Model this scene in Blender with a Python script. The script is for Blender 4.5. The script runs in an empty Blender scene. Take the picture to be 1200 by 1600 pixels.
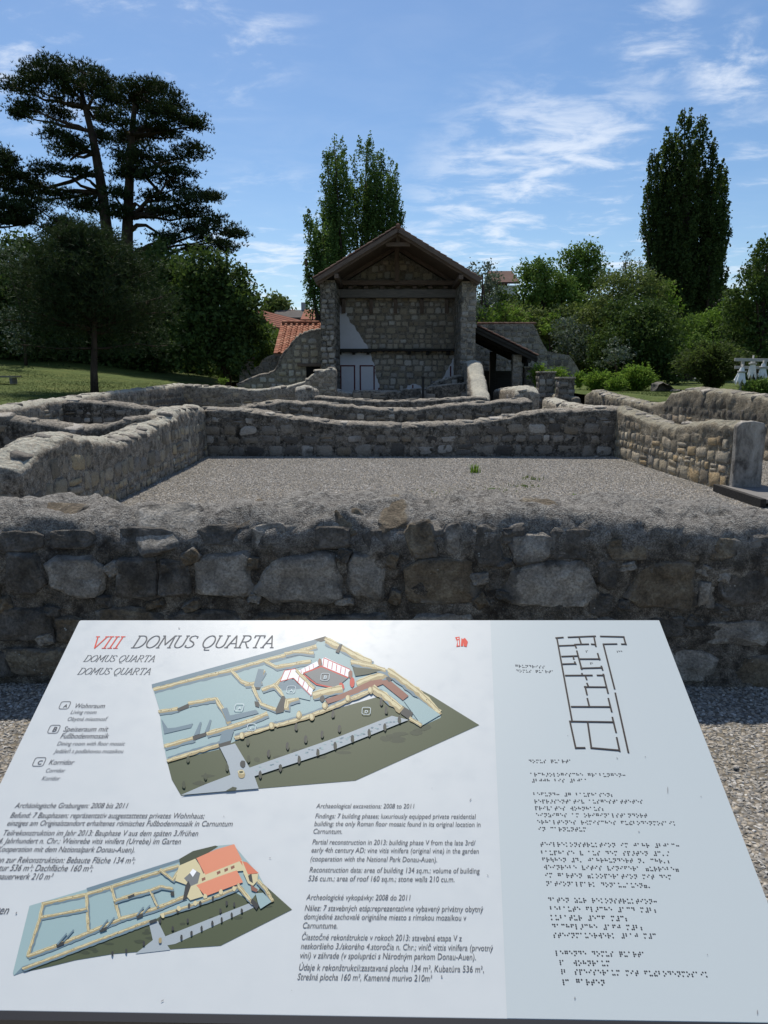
import bpy, math, random
import numpy as np
from mathutils import Vector, Matrix
R = math.radians
random.seed(7); rng = np.random.default_rng(7)
SC = bpy.context.scene; COL = SC.collection; D = bpy.data

# ------------------------------------------------------------------ camera
TH = math.atan(208/1130.0)          # pitch below the horizon
FPX = 1130.0; EYE = 1.60
cam = D.objects.new('camera', D.cameras.new('camera')); COL.objects.link(cam)
cam.location = (0, 0, EYE); cam.rotation_euler = (math.pi/2-TH, 0, 0)
cam.data.sensor_fit = 'VERTICAL'; cam.data.sensor_height = 24.0
cam.data.lens = 24.0*FPX/1600.0; cam.data.clip_start = 0.05; cam.data.clip_end = 3000
SC.camera = cam
CF = np.array([0, math.cos(TH), -math.sin(TH)]); CD = np.array([0, -math.sin(TH), -math.cos(TH)]); CR = np.array([1.0, 0, 0])
CO = np.array([0, 0, EYE])
def ray(px, py): return CR*(px-600)/FPX + CD*(py-800)/FPX + CF
def P(px, py, Y):                    # the world point seen at a photo pixel, Y metres ahead
    r = ray(px, py); return CO + r*(Y/r[1])

# ------------------------------------------------------------------ sky, sun, exposure
SUN_EL, SUN_AZ = R(61), R(-15)       # azimuth from straight ahead (+Y), negative = to the left
W = D.worlds.new('World'); SC.world = W; W.use_nodes = True
nt = W.node_tree; nt.nodes.clear(); N = nt.nodes.new; L = nt.links.new
def wmath(op, a, b=None, clamp=False):
    n = N('ShaderNodeMath'); n.operation = op; n.use_clamp = clamp
    for i, v in enumerate((a, b)):
        if v is None: continue
        if isinstance(v, (int, float)): n.inputs[i].default_value = v
        else: L(v, n.inputs[i])
    return n.outputs[0]
out = N('ShaderNodeOutputWorld'); bg = N('ShaderNodeBackground'); L(bg.outputs[0], out.inputs[0])
sky = N('ShaderNodeTexSky'); sky.sky_type = 'NISHITA'; sky.sun_disc = False
sky.sun_elevation = SUN_EL; sky.sun_rotation = SUN_AZ
sky.air_density = 1.0; sky.dust_density = 0.6; sky.ozone_density = 2.2; sky.altitude = 150
bg.inputs[1].default_value = 0.083
hs = N('ShaderNodeHueSaturation'); hs.inputs['Saturation'].default_value = 1.17; L(sky.outputs[0], hs.inputs['Color'])
tc = N('ShaderNodeTexCoord'); sep = N('ShaderNodeSeparateXYZ'); L(tc.outputs['Generated'], sep.inputs[0])
zc = wmath('MAXIMUM', sep.outputs[2], 0.0)
den = wmath('ADD', zc, 0.10)
cx = wmath('DIVIDE', sep.outputs[0], den); cy = wmath('DIVIDE', sep.outputs[1], den)
comb = N('ShaderNodeCombineXYZ'); L(cx, comb.inputs[0]); L(cy, comb.inputs[1])
def wnoise(scale, detail, rough, sx=1, sy=1, off=0, rot=0):
    m = N('ShaderNodeMapping'); L(comb.outputs[0], m.inputs[0]); m.inputs['Scale'].default_value = (sx, sy, 1); m.inputs['Location'].default_value = (off, off*.7, 0)
    m.inputs['Rotation'].default_value = (0, 0, rot)
    n = N('ShaderNodeTexNoise'); L(m.outputs[0], n.inputs[0]); n.inputs['Scale'].default_value = scale
    n.inputs['Detail'].default_value = detail; n.inputs['Roughness'].default_value = rough
    n.inputs['Distortion'].default_value = 0.35
    return n.outputs[0]
def wramp(x, lo, hi):
    n = N('ShaderNodeMapRange'); L(x, n.inputs[0]); n.inputs[1].default_value = lo; n.inputs[2].default_value = hi; n.interpolation_type = 'SMOOTHSTEP'
    return n.outputs[0]
def spot(px, py, inner, outer):      # a patch of cloud around one direction of the sky
    r = ray(px, py); r = r/np.linalg.norm(r)
    v = N('ShaderNodeVectorMath'); v.operation = 'DOT_PRODUCT'; L(tc.outputs['Generated'], v.inputs[0]); v.inputs[1].default_value = tuple(r)
    return wramp(v.outputs['Value'], math.cos(R(outer)), math.cos(R(inner)))
fine = wnoise(4.2, 9, .62, 1, 1.35, 3.1, .3)
band = wnoise(0.75, 4, .55, 1, 1.2, 1.7)
base = wramp(wmath('ADD', wmath('MULTIPLY', fine, .55), wmath('MULTIPLY', band, .45)), .475, .64)
msk = spot(870, 365, 3, 13)
for a in ((1200, 330, 2, 7), (1145, 105, .3, 3.6), (40, -5, 2, 9), (1030, 60, .5, 3.5), (430, 440, 2, 9), (300, -30, 2, 9), (800, 430, 3, 11)):
    msk = wmath('MAXIMUM', msk, spot(*a))
lowb = wramp(sep.outputs[2], 0.34, 0.02)
away = wramp(sep.outputs[1], 0.35, -0.2)   # behind the camera the same broken cloud goes on
msk = wmath('MAXIMUM', msk, wmath('MULTIPLY', lowb, .22)); msk = wmath('MAXIMUM', msk, wmath('MULTIPLY', away, .6))
cl = wmath('MULTIPLY', base, msk, True)
cl = wmath('ADD', wmath('MULTIPLY', cl, .64), wmath('MULTIPLY', wramp(fine, .35, .75), .035), True)
mix = N('ShaderNodeMixRGB'); L(cl, mix.inputs[0]); L(hs.outputs[0], mix.inputs[1]); mix.inputs[2].default_value = (8.2, 8.6, 9.2, 1)
L(mix.outputs[0], bg.inputs[0])

sun = D.objects.new('sun', D.lights.new('sun', 'SUN')); COL.objects.link(sun)
sun.data.energy = 3.5; sun.data.angle = R(1.2); sun.data.color = (1.0, 0.94, 0.84)
sd = Vector((math.sin(SUN_AZ)*math.cos(SUN_EL), math.cos(SUN_AZ)*math.cos(SUN_EL), math.sin(SUN_EL)))
sun.rotation_euler = sd.to_track_quat('Z', 'Y').to_euler()
SC.view_settings.view_transform = 'Standard'; SC.view_settings.look = 'None'
SC.view_settings.exposure = 0.54; SC.view_settings.gamma = 1; SC.view_settings.use_curve_mapping = False
SC.cycles.use_denoising = True
SC.cycles.max_bounces = 6; SC.cycles.transparent_max_bounces = 8

# ------------------------------------------------------------------ helpers
def lin(r, g, b):
    f = lambda c: (c/255/12.92) if c/255 <= .04045 else ((c/255+.055)/1.055)**2.4
    return (f(r), f(g), f(b), 1)
def vnoise(p, seed=0):
    """value noise on an (N,3) array -> (N,) in -1..1"""
    p = np.asarray(p, float) + seed*17.31
    i = np.floor(p).astype(np.int64); f = p-i; f = f*f*(3-2*f)
    def h(a, b, c):
        n = (a*374761393 + b*668265263 + c*2147483647 + seed*974711) & 0xffffffff
        n = ((n ^ (n >> 13))*1274126177) & 0xffffffff
        n = (n ^ (n >> 16)) & 0xffffffff
        return n/2147483647.5-1
    r = 0
    for dx in (0, 1):
        for dy in (0, 1):
            for dz in (0, 1):
                w = (f[:, 0] if dx else 1-f[:, 0])*(f[:, 1] if dy else 1-f[:, 1])*(f[:, 2] if dz else 1-f[:, 2])
                r = r + w*h(i[:, 0]+dx, i[:, 1]+dy, i[:, 2]+dz)
    return r
def fbm(p, scale, octv=4, seed=0, rough=.5):
    p = np.asarray(p)*scale; a = 1; s = 0; t = 0
    for k in range(octv):
        s = s + a*vnoise(p*(2**k), seed+k); t += a; a *= rough
    return s/t
def mesh_np(name, V, F, mats=(), smooth=False, mi=None):
    """F: list of index tuples, or an (N,k) int array"""
    me = D.meshes.new(name); V = np.ascontiguousarray(V, dtype=np.float32)
    if isinstance(F, np.ndarray):
        k = F.shape[1]; n = len(F)
        me.vertices.add(len(V)); me.vertices.foreach_set('co', V.ravel())
        me.loops.add(n*k); me.loops.foreach_set('vertex_index', F.astype(np.int32).ravel())
        me.polygons.add(n); me.polygons.foreach_set('loop_start', np.arange(0, n*k, k, dtype=np.int32))
        try: me.polygons.foreach_set('loop_total', np.full(n, k, dtype=np.int32))
        except Exception: pass
    else:
        me.from_pydata(V.tolist(), [], F)
    for m in mats: me.materials.append(m)
    if mi is not None: me.polygons.foreach_set('material_index', np.asarray(mi, dtype=np.int32))
    me.polygons.foreach_set('use_smooth', np.full(len(me.polygons), smooth, dtype=bool))
    me.update(calc_edges=True); me.validate()
    return me
def link(name, me, parent=None, loc=(0, 0, 0), rot=(0, 0, 0), scale=(1, 1, 1)):
    o = D.objects.new(name, me); COL.objects.link(o); o.parent = parent
    o.location = loc; o.rotation_euler = rot; o.scale = scale
    return o
def thing(name, label, cat, loc=(0, 0, 0), group=None, rotz=0):
    o = D.objects.new(name, None); COL.objects.link(o); o.location = loc; o.rotation_euler = (0, 0, rotz)
    o.empty_display_size = .2
    return tag(o, label, cat, group)
def tag(o, label, cat, group=None):
    o['label'] = label; o['category'] = cat; o['kind'] = 'thing'
    if group: o['group'] = group
    return o
def structure(o): o['kind'] = 'structure'; return o
def stuff(o): o['kind'] = 'stuff'; return o
def box_data(cx, cy, cz, sx, sy, sz):
    v = [(cx+a*sx/2, cy+b*sy/2, cz+c*sz/2) for a in (-1, 1) for b in (-1, 1) for c in (-1, 1)]
    f = [(0, 1, 3, 2), (4, 6, 7, 5), (0, 4, 5, 1), (2, 3, 7, 6), (0, 2, 6, 4), (1, 5, 7, 3)]
    return v, f
def join_data(parts):
    V = []; F = []
    for v, f in parts:
        o = len(V); V += [tuple(q) for q in v]; F += [tuple(i+o for i in t) for t in f]
    return V, F
def bevelled(o, w, seg=2):
    m = o.modifiers.new('bevel', 'BEVEL'); m.width = w; m.segments = seg; m.limit_method = 'ANGLE'; return o
def box(name, mat, c, s, parent=None, bev=0.0, rot=(0, 0, 0), origin=(0, 0, 0)):
    v, f = box_data(0, 0, 0, *s)
    o = link(name, mesh_np(name, np.array(v), f, [mat]), parent, tuple(np.array(c)-np.array(origin)), rot)
    if bev: bevelled(o, bev)
    return o
def beam(name, mat, a, b, w, h, parent=None, origin=(0, 0, 0), bev=.008, up=(0, 0, 1)):
    """a straight squared timber from a to b"""
    a = np.array(a, float); b = np.array(b, float); d = b-a; l = np.linalg.norm(d); d /= l
    s = np.cross(d, up); s /= np.linalg.norm(s); u = np.cross(s, d)
    m = Matrix((( d[0], s[0], u[0]), (d[1], s[1], u[1]), (d[2], s[2], u[2]))).to_euler()
    o = box(name, mat, (a+b)/2, (l, w, h), parent, bev, m, origin); return o
def tube_data(pts, rad, n=7):
    pts = np.array(pts, float); V = []; F = []
    t = np.gradient(pts, axis=0); t /= np.linalg.norm(t, axis=1)[:, None]+1e-9
    ref = np.array([.31, .9, .2]) if abs(t[0][2]) > .5 else np.array([0, 0, 1.0])
    for i, p in enumerate(pts):
        s = np.cross(t[i], ref); s /= np.linalg.norm(s)+1e-9; u = np.cross(s, t[i])
        for k in range(n):
            a = 2*math.pi*k/n; V.append(p+rad[i]*(math.cos(a)*s+math.sin(a)*u))
    for i in range(len(pts)-1):
        for k in range(n):
            F.append((i*n+k, i*n+(k+1) % n, (i+1)*n+(k+1) % n, (i+1)*n+k))
    F.append(tuple(range(n-1, -1, -1))); F.append(tuple(range((len(pts)-1)*n, len(pts)*n)))
    return V, F
def prism(poly, y0, y1):
    """polygon in x,z extruded along y"""
    n = len(poly); V = [(x, y0, z) for x, z in poly]+[(x, y1, z) for x, z in poly]
    F = [tuple(range(n)), tuple(range(2*n-1, n-1, -1))]+[(i, i+n, (i+1) % n+n, (i+1) % n) for i in range(n)]
    return V, F

# ------------------------------------------------------------------ materials
class M:
    def __init__(s, name, rough=.9, spec=.3):
        s.m = D.materials.new(name); s.m.use_nodes = True; s.t = s.m.node_tree
        s.b = s.t.nodes['Principled BSDF']; s.b.inputs['Roughness'].default_value = rough
        s.b.inputs['Specular IOR Level'].default_value = spec
    def n(s, typ, **k):
        x = s.t.nodes.new(typ)
        for a, v in k.items(): setattr(x, a, v)
        return x
    def l(s, a, b): s.t.links.new(a, b)
    def coord(s, kind='Object', world=False):
        if world: return s.n('ShaderNodeNewGeometry').outputs['Position']
        return s.n('ShaderNodeTexCoord').outputs[kind]
    def noise(s, co, scale, detail=4, rough=.55, dist=0, stretch=None):
        if stretch:
            mp = s.n('ShaderNodeMapping'); s.l(co, mp.inputs[0]); mp.inputs['Scale'].default_value = stretch; co = mp.outputs[0]
        x = s.n('ShaderNodeTexNoise'); s.l(co, x.inputs[0]); x.inputs['Scale'].default_value = scale
        x.inputs['Detail'].default_value = detail; x.inputs['Roughness'].default_value = rough; x.inputs['Distortion'].default_value = dist
        return x.outputs[0]
    def voro(s, co, scale, feat='F1'):
        x = s.n('ShaderNodeTexVoronoi', feature=feat); s.l(co, x.inputs[0]); x.inputs['Scale'].default_value = scale
        return x
    def ramp(s, fac, stops, interp='LINEAR'):
        x = s.n('ShaderNodeValToRGB'); s.l(fac, x.inputs[0]); cr = x.color_ramp; cr.interpolation = interp
        while len(cr.elements) < len(stops): cr.elements.new(.5)
        for e, (p, c) in zip(cr.elements, stops): e.position = p; e.color = c if len(c) == 4 else (*c, 1)
        return x.outputs[0]
    def mr(s, x, a, b, c=0, d=1):
        n = s.n('ShaderNodeMapRange'); s.l(x, n.inputs[0])
        for i, v in zip((1, 2, 3, 4), (a, b, c, d)): n.inputs[i].default_value = v
        return n.outputs[0]
    def mix(s, f, a, b, mode='MIX'):
        x = s.n('ShaderNodeMixRGB', blend_type=mode)
        for i, v in zip((0, 1, 2), (f, a, b)):
            if isinstance(v, (int, float)): x.inputs[i].default_value = v
            elif isinstance(v, tuple): x.inputs[i].default_value = v if len(v) == 4 else (*v, 1)
            else: s.l(v, x.inputs[i])
        return x.outputs[0]
    def math(s, op, a, b=0.0):
        x = s.n('ShaderNodeMath', operation=op)
        for i, v in enumerate((a, b)):
            if isinstance(v, (int, float)): x.inputs[i].default_value = v
            else: s.l(v, x.inputs[i])
        return x.outputs[0]
    def color(s, c):
        if isinstance(c, tuple): s.b.inputs['Base Color'].default_value = c if len(c) == 4 else (*c, 1)
        else: s.l(c, s.b.inputs['Base Color'])
        return s
    def bump(s, h, dist=.01, strength=.6):
        x = s.n('ShaderNodeBump'); s.l(h, x.inputs['Height']); x.inputs['Distance'].default_value = dist; x.inputs['Strength'].default_value = strength
        s.l(x.outputs[0], s.b.inputs['Normal']); return s

def flat(name, c, rough=.8, spec=.3):
    m = M(name, rough, spec); m.color(c); return m.m

def mortar_material(name, light, mid, dark, stain=.5, gs=1.0, fine_d=.009, low=None):
    """rough lime mortar full of small rubble, blotched with black algae and pale lichen"""
    m = M(name, .95, .12); w = m.coord(world=True)
    big = m.noise(w, 1.7*gs, 5, .6, .4); medn = m.noise(w, 8*gs, 7, .72); finen = m.noise(w, 60*gs, 5, .75)
    stre = m.noise(w, 3.2*gs, 6, .7, 0, (2.2, 2.2, .55)); rub = m.voro(w, 19*gs)
    col = m.ramp(medn, [(.36, dark), (.48, mid), (.60, light)])
    rc = m.ramp(rub.outputs['Color'], [(.2, tuple(.35*c for c in dark[:3])), (.5, tuple(mid[:3])), (.85, tuple(min(.6, 1.35*c) for c in light[:3]))])
    col = m.mix(m.mr(rub.outputs['Distance'], .15, .55, .6, .0), col, rc)
    st = m.math('ADD', m.math('MULTIPLY', big, .5), m.math('MULTIPLY', stre, .5))
    col = m.mix(m.mr(st, stain, stain+.11, 0, .8), col, tuple(.4*c for c in dark[:3]))
    col = m.mix(m.mr(finen, .36, .6, .7, 0), col, (.018, .017, .015))
    gn = m.n('ShaderNodeNewGeometry'); sn = m.n('ShaderNodeSeparateXYZ'); m.l(gn.outputs['Normal'], sn.inputs[0])     # upward faces of the capping mixed paler, painting sunlight into the colour
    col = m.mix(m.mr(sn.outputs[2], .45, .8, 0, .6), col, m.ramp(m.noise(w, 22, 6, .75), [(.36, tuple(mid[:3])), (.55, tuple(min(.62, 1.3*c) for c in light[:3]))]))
    if low:      # the foot of the wall is fresher and more ochre than its weathered top
        sp = m.n('ShaderNodeSeparateXYZ'); m.l(w, sp.inputs[0]); zz = m.math('ADD', sp.outputs[2], m.math('MULTIPLY', m.noise(w, 2.6, 5, .7), .9))
        col = m.mix(m.mr(zz, .75, 1.15, .0, .9), m.mix(m.mr(m.noise(w, 4.5, 5, .6), .5, .62), col, low), m.mix(.5, col, tuple(.7*c for c in dark[:3])))
    lv = m.voro(w, 15*gs); lic = m.math('MULTIPLY', m.mr(lv.outputs['Distance'], .26, .14), m.mr(m.noise(w, 3*gs, 3), .5, .62))
    col = m.mix(m.math('MULTIPLY', lic, .5), col, (.42, .41, .37))
    m.color(col)
    pits = m.voro(w, 90*gs).outputs['Distance']
    h = m.math('ADD', m.math('MULTIPLY', medn, 1.6), m.math('ADD', m.math('MULTIPLY', finen, .55), m.math('ADD', m.math('MULTIPLY', pits, .22), m.math('MULTIPLY', rub.outputs['Distance'], -.5))))
    m.bump(h, fine_d*4, 1.0); return m.m
def smear(m, col, w, mort, r0=.40):
    """mortar smeared over the rim of a stone"""
    oc = m.coord('Object'); sp = m.n('ShaderNodeSeparateXYZ'); m.l(oc, sp.inputs[0]); rr = m.math('MAXIMUM', m.math('ABSOLUTE', sp.outputs[0]), m.math('ABSOLUTE', sp.outputs[2]))
    e = m.math('ADD', rr, m.math('MULTIPLY', m.math('SUBTRACT', m.noise(w, 17, 5, .7), .5), .55)); return m.mix(m.mr(e, r0, r0+.09, 0, .85), col, mort)
def stone_material(name, stops, grime=.5, gs=1.0, top_dark=None):
    m = M(name, .9, .2); oi = m.n('ShaderNodeObjectInfo'); w = m.coord(world=True)
    col = m.ramp(oi.outputs['Random'], stops, 'LINEAR')
    n1 = m.noise(w, 14*gs, 6, .65, .3); n2 = m.noise(w, 75*gs, 4, .7); big = m.noise(w, 2.3*gs, 5, .6)
    col = m.mix(m.mr(n1, .35, .7, .0, .8), col, (.36, .34, .31), 'OVERLAY')
    col = m.mix(m.mr(n2, .35, .6, .45, 0), col, (.02, .019, .018))
    col = m.mix(m.mr(big, grime, grime+.14, 0, .75), col, (.028, .027, .026))
    if top_dark:
        sp = m.n('ShaderNodeSeparateXYZ'); m.l(w, sp.inputs[0])
        zz = m.math('ADD', sp.outputs[2], m.math('MULTIPLY', m.noise(w, 2.6, 4, .6, 0, (1.5, 1.5, .4)), .9))
        col = m.mix(m.mr(zz, top_dark, top_dark+.25, 0, .85), col, (.05, .048, .045))
    col = smear(m, col, w, m.mix(n1, (.05, .047, .043), (.16, .15, .135)), .41)
    m.color(col)
    m.bump(m.math('ADD', m.math('MULTIPLY', n1, 1.2), m.math('MULTIPLY', n2, .45)), .025, 1.0); return m.m

G = lambda v, t=0.0: (v*(1.08+t), v, v*(.87-t))
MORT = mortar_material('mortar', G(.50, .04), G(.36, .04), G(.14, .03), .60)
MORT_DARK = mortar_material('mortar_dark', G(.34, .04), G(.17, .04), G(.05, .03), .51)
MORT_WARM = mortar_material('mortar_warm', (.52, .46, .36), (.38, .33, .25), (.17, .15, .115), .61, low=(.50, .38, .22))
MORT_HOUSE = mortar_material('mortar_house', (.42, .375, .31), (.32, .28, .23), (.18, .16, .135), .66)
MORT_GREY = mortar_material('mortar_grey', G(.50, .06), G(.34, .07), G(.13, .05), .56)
ST_DARK = stone_material('stone_dark', [(0, (.09, .083, .075)), (.25, (.20, .185, .165)), (.5, (.34, .315, .275)), (.7, (.28, .235, .175)), (.85, (.45, .43, .40)), (1, (.56, .53, .47))], .57)
ST_NEAR = stone_material('stone_near', [(0, (.05, .046, .042)), (.3, (.10, .09, .078)), (.5, (.14, .125, .10)), (.7, (.19, .18, .165)), (.85, (.26, .25, .24)), (1, (.30, .28, .24))], .56)
ST_WARM = stone_material('stone_warm', [(0, (.24, .205, .155)), (.25, (.44, .375, .27)), (.5, (.55, .48, .36)), (.7, (.34, .31, .265)), (.84, (.52, .39, .22)), (1, (.64, .57, .45))], .62, 1, 1.02)
ST_MID = stone_material('stone_mid', [(0, (.19, .17, .14)), (.3, (.38, .335, .25)), (.55, (.48, .42, .32)), (.72, (.30, .28, .25)), (.86, (.50, .41, .26)), (1, (.60, .56, .47))], .61)
ST_HOUSE = stone_material('stone_house', [(0, (.34, .29, .22)), (.3, (.48, .42, .32)), (.6, (.58, .52, .42)), (.8, (.44, .42, .39)), (1, (.66, .63, .58))], .70)
ST_CAP = stone_material('stone_cap', [(0, (.22, .20, .175)), (.4, (.34, .32, .285)), (.7, (.42, .385, .32)), (1, (.54, .51, .46))], .64)
ST_PIL = stone_material('stone_pillar', [(0, (.20, .185, .165)), (.4, (.32, .30, .27)), (.7, (.40, .37, .33)), (1, (.50, .47, .43))], .56)
def wood(name, a, b, sc=(1, 1, 1)):
    m = M(name, .8, .2); w = m.coord('Object'); n = m.noise(w, 6, 6, .6, .5, sc)
    m.color(m.ramp(n, [(.3, a), (.7, b)])); m.bump(n, .01, .4); return m.m
WOOD_BR = wood('wood_brown', (.08, .058, .046), (.19, .145, .118), (.4, 6, 6))
WOOD_GR = wood('wood_grey', (.11, .105, .10), (.24, .225, .21), (.4, 8, 8))
WOOD_DK = wood('wood_dark', (.016, .015, .014), (.045, .042, .038), (.4, 8, 8))
def tile_mat(name, a, b, c):
    m = M(name, .85, .2); oi = m.n('ShaderNodeObjectInfo'); w = m.coord(world=True)
    col = m.ramp(oi.outputs['Random'], [(0, a), (.5, b), (1, c)])
    col = m.mix(m.mr(m.noise(w, 9, 5, .65), .4, .7, .5, 0), col, (.06, .04, .03)); m.color(col)
    m.bump(m.noise(w, 50, 3), .004, .5); return m.m
TILE = tile_mat('roof_tile', (.33, .105, .055), (.42, .15, .08), (.5, .23, .14))
TILE_OLD = tile_mat('roof_tile_old', (.10, .055, .042), (.16, .085, .062), (.22, .13, .095))
# ------------------------------------------------------------------ stones and walls
def unit_stone(k, blocky=False):
    """a roughly squared stone: four jittered corners, each knocked off, a face that is a little domed"""
    r = np.random.default_rng(100+k); V = []; jt = .07 if blocky else .13; ch = (.06, .15) if blocky else (.10, .26)
    cor = [np.array([sx*.5, sz*.5])+r.uniform(-jt, jt, 2) for sx, sz in ((-1, -1), (1, -1), (1, 1), (-1, 1))]; ring = []
    for i in range(4):
        p, a, b = cor[i], cor[i-1], cor[(i+1) % 4]; ring += [p+(a-p)*r.uniform(*ch), p+(b-p)*r.uniform(*ch)]
    ring = np.array(ring)+r.uniform(-.02, .02, (8, 2)); n = 8
    for sc_, y in ((1.02, -.5), (1.0, .22), (.86, .44)):
        for p in ring: V.append((p[0]*sc_, y+r.uniform(-.05, .05), p[1]*sc_))
    V.append((r.uniform(-.12, .12), .5+r.uniform(-.08, .06), r.uniform(-.12, .12)))
    F = [(q*n+i, q*n+(i+1) % n, (q+1)*n+(i+1) % n, (q+1)*n+i) for q in range(2) for i in range(n)]+[(2*n+i, 2*n+(i+1) % n, 3*n) for i in range(n)]
    return np.array(V), F
UNIT = [unit_stone(k) for k in range(16)]; UNITB = [unit_stone(50+k, True) for k in range(12)]
def fine_stone(k):
    """a nearer stone: same idea, more faces and a broken surface"""
    V, F = unit_stone(300+k, k % 3 == 0)
    me = mesh_np('tmp', V, F); o = D.objects.new('tmp', me); COL.objects.link(o)
    m = o.modifiers.new('s', 'SUBSURF'); m.levels = 3; m.subdivision_type = 'SIMPLE'
    dg = bpy.context.evaluated_depsgraph_get(); me2 = D.meshes.new_from_object(o.evaluated_get(dg))
    v = np.empty(len(me2.vertices)*3, np.float32); me2.vertices.foreach_get('co', v); v = v.reshape(-1, 3)
    d = fbm(v, 2.3, 4, k); d2 = fbm(v, 2.0, 3, k+40)
    v[:, 1] += .22*d; v[:, 0] += .10*d2; v[:, 2] += .10*fbm(v, 2.6, 3, k+80)
    me2.vertices.foreach_set('co', v.ravel()); me2.polygons.foreach_set('use_smooth', np.ones(len(me2.polygons), bool)); me2.update()
    D.objects.remove(o); return me2
_cache = {}
def stone_mesh(k, mat, lib):
    key = (k, mat.name, lib)
    if key not in _cache:
        if lib == 'fine': me = fine_stone(k); me.materials.append(mat)
        else:
            V, F = (UNIT if lib == 'round' else UNITB)[k]; me = mesh_np('stone', V, F, [mat], True)
        me.name = 'stone'; _cache[key] = me
    return _cache[key]
NLIB = {'round': 16, 'block': 12, 'fine': 14}
def commit_stones(items, parent, pmat, mat, lib='round', limit=295, name='stone'):
    """items: (world 4x4 matrix) of each stone; past the limit the farthest are joined into one part of kind stuff"""
    items = sorted(items, key=lambda m: (Vector(m.to_translation())-cam.location).length)
    inv = pmat.inverted()
    for m in items[:limit]:
        o = D.objects.new(name, stone_mesh(random.randrange(NLIB[lib]), mat, lib)); COL.objects.link(o)
        o.parent = parent; o.matrix_local = inv @ m
    rest = items[limit:]
    if rest:
        VV = []; FF = []; off = 0; U = UNITB if lib == 'block' else UNIT
        for m in rest:
            V, F = random.choice(U); A = np.array(inv @ m); VV.append(V @ A[:3, :3].T + A[:3, 3]); FF += [tuple(i+off for i in f) for f in F]; off += len(V)
        o = link('small_stones', mesh_np('small_stones', np.vstack(VV), FF, [mat], True), parent); o['kind'] = 'stuff'
def stone_matrix(pos, u, n, z, w, dep, h, roll=0.0):
    u = Vector(u).normalized(); n = Vector(n).normalized(); z = Vector(z).normalized()
    if u.cross(n).dot(z) < 0: u = -u
    rot = Matrix((u, n, z)).transposed().to_4x4()
    return Matrix.Translation(Vector(pos)) @ rot @ Matrix.Rotation(roll, 4, 'Y') @ Matrix.Diagonal((w, dep, h, 1))
def lay(length, hfun, row=(.13, .2), asp=(1.0, 2.1), gap=.03, z0=.02, inside=None, rnd=random):
    """courses of rubble on a face `length` wide; yields (u, z, w, h)"""
    z = z0
    top = max(hfun(length*i/40.0) for i in range(41))
    while z < top:
        rh = rnd.uniform(*row); u = rnd.uniform(-.1, .06)
        while u < length:
            w = rh*rnd.uniform(*asp); h = rh*rnd.uniform(.72, 1.05)
            uc = u+w/2; zc = z+rh/2+rnd.uniform(-.02, .02)*rh/.15
            if uc+w*.3 < length and uc-w*.3 > 0 and zc+h*.5 < hfun(min(max(uc, 0), length)) and (inside is None or inside(uc, zc, w, h)):
                if w > 1.7*rh and rnd.random() < .35:
                    yield (uc, zc-h*.25, w*.92, h*.46); yield (uc, zc+h*.27, w*.9, h*.42)
                else: yield (uc, zc, w, h)
            u += w+gap*rnd.uniform(.6, 1.7)
        z += rh+gap*rnd.uniform(.4, 1.0)

class Path:
    def __init__(s, pts):
        s.p = np.array(pts, float)
        if len(s.p) > 2:            # round the corners off
            c = np.concatenate([[0], np.cumsum(np.linalg.norm(np.diff(s.p, axis=0), axis=1))]); t = np.linspace(0, c[-1], 60); q = np.stack([np.interp(t, c, s.p[:, k]) for k in (0, 1)], 1)
            for _ in range(30): q[1:-1] = (q[:-2]+q[1:-1]+q[2:])/3
            s.p = q
        d = np.linalg.norm(np.diff(s.p, axis=0), axis=1); s.c = np.concatenate([[0], np.cumsum(d)]); s.len = s.c[-1]
    def at(s, t):
        t = min(max(t, 0), s.len); i = min(np.searchsorted(s.c, t, 'right')-1, len(s.p)-2)
        d = (s.p[i+1]-s.p[i])/(s.c[i+1]-s.c[i]); q = s.p[i]+d*(t-s.c[i]); return q, d
def hprof(pts):
    xs = np.array([a for a, _ in pts], float); ys = np.array([b for _, b in pts], float)
    def f(x):
        x = min(max(x, xs[0]), xs[-1]); i = min(np.searchsorted(xs, x, 'right')-1, len(xs)-2)
        t = (x-xs[i])/(xs[i+1]-xs[i]); t = t*t*(3-2*t)*.65+t*.35; return ys[i]*(1-t)+ys[i+1]*t
    return f
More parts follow.
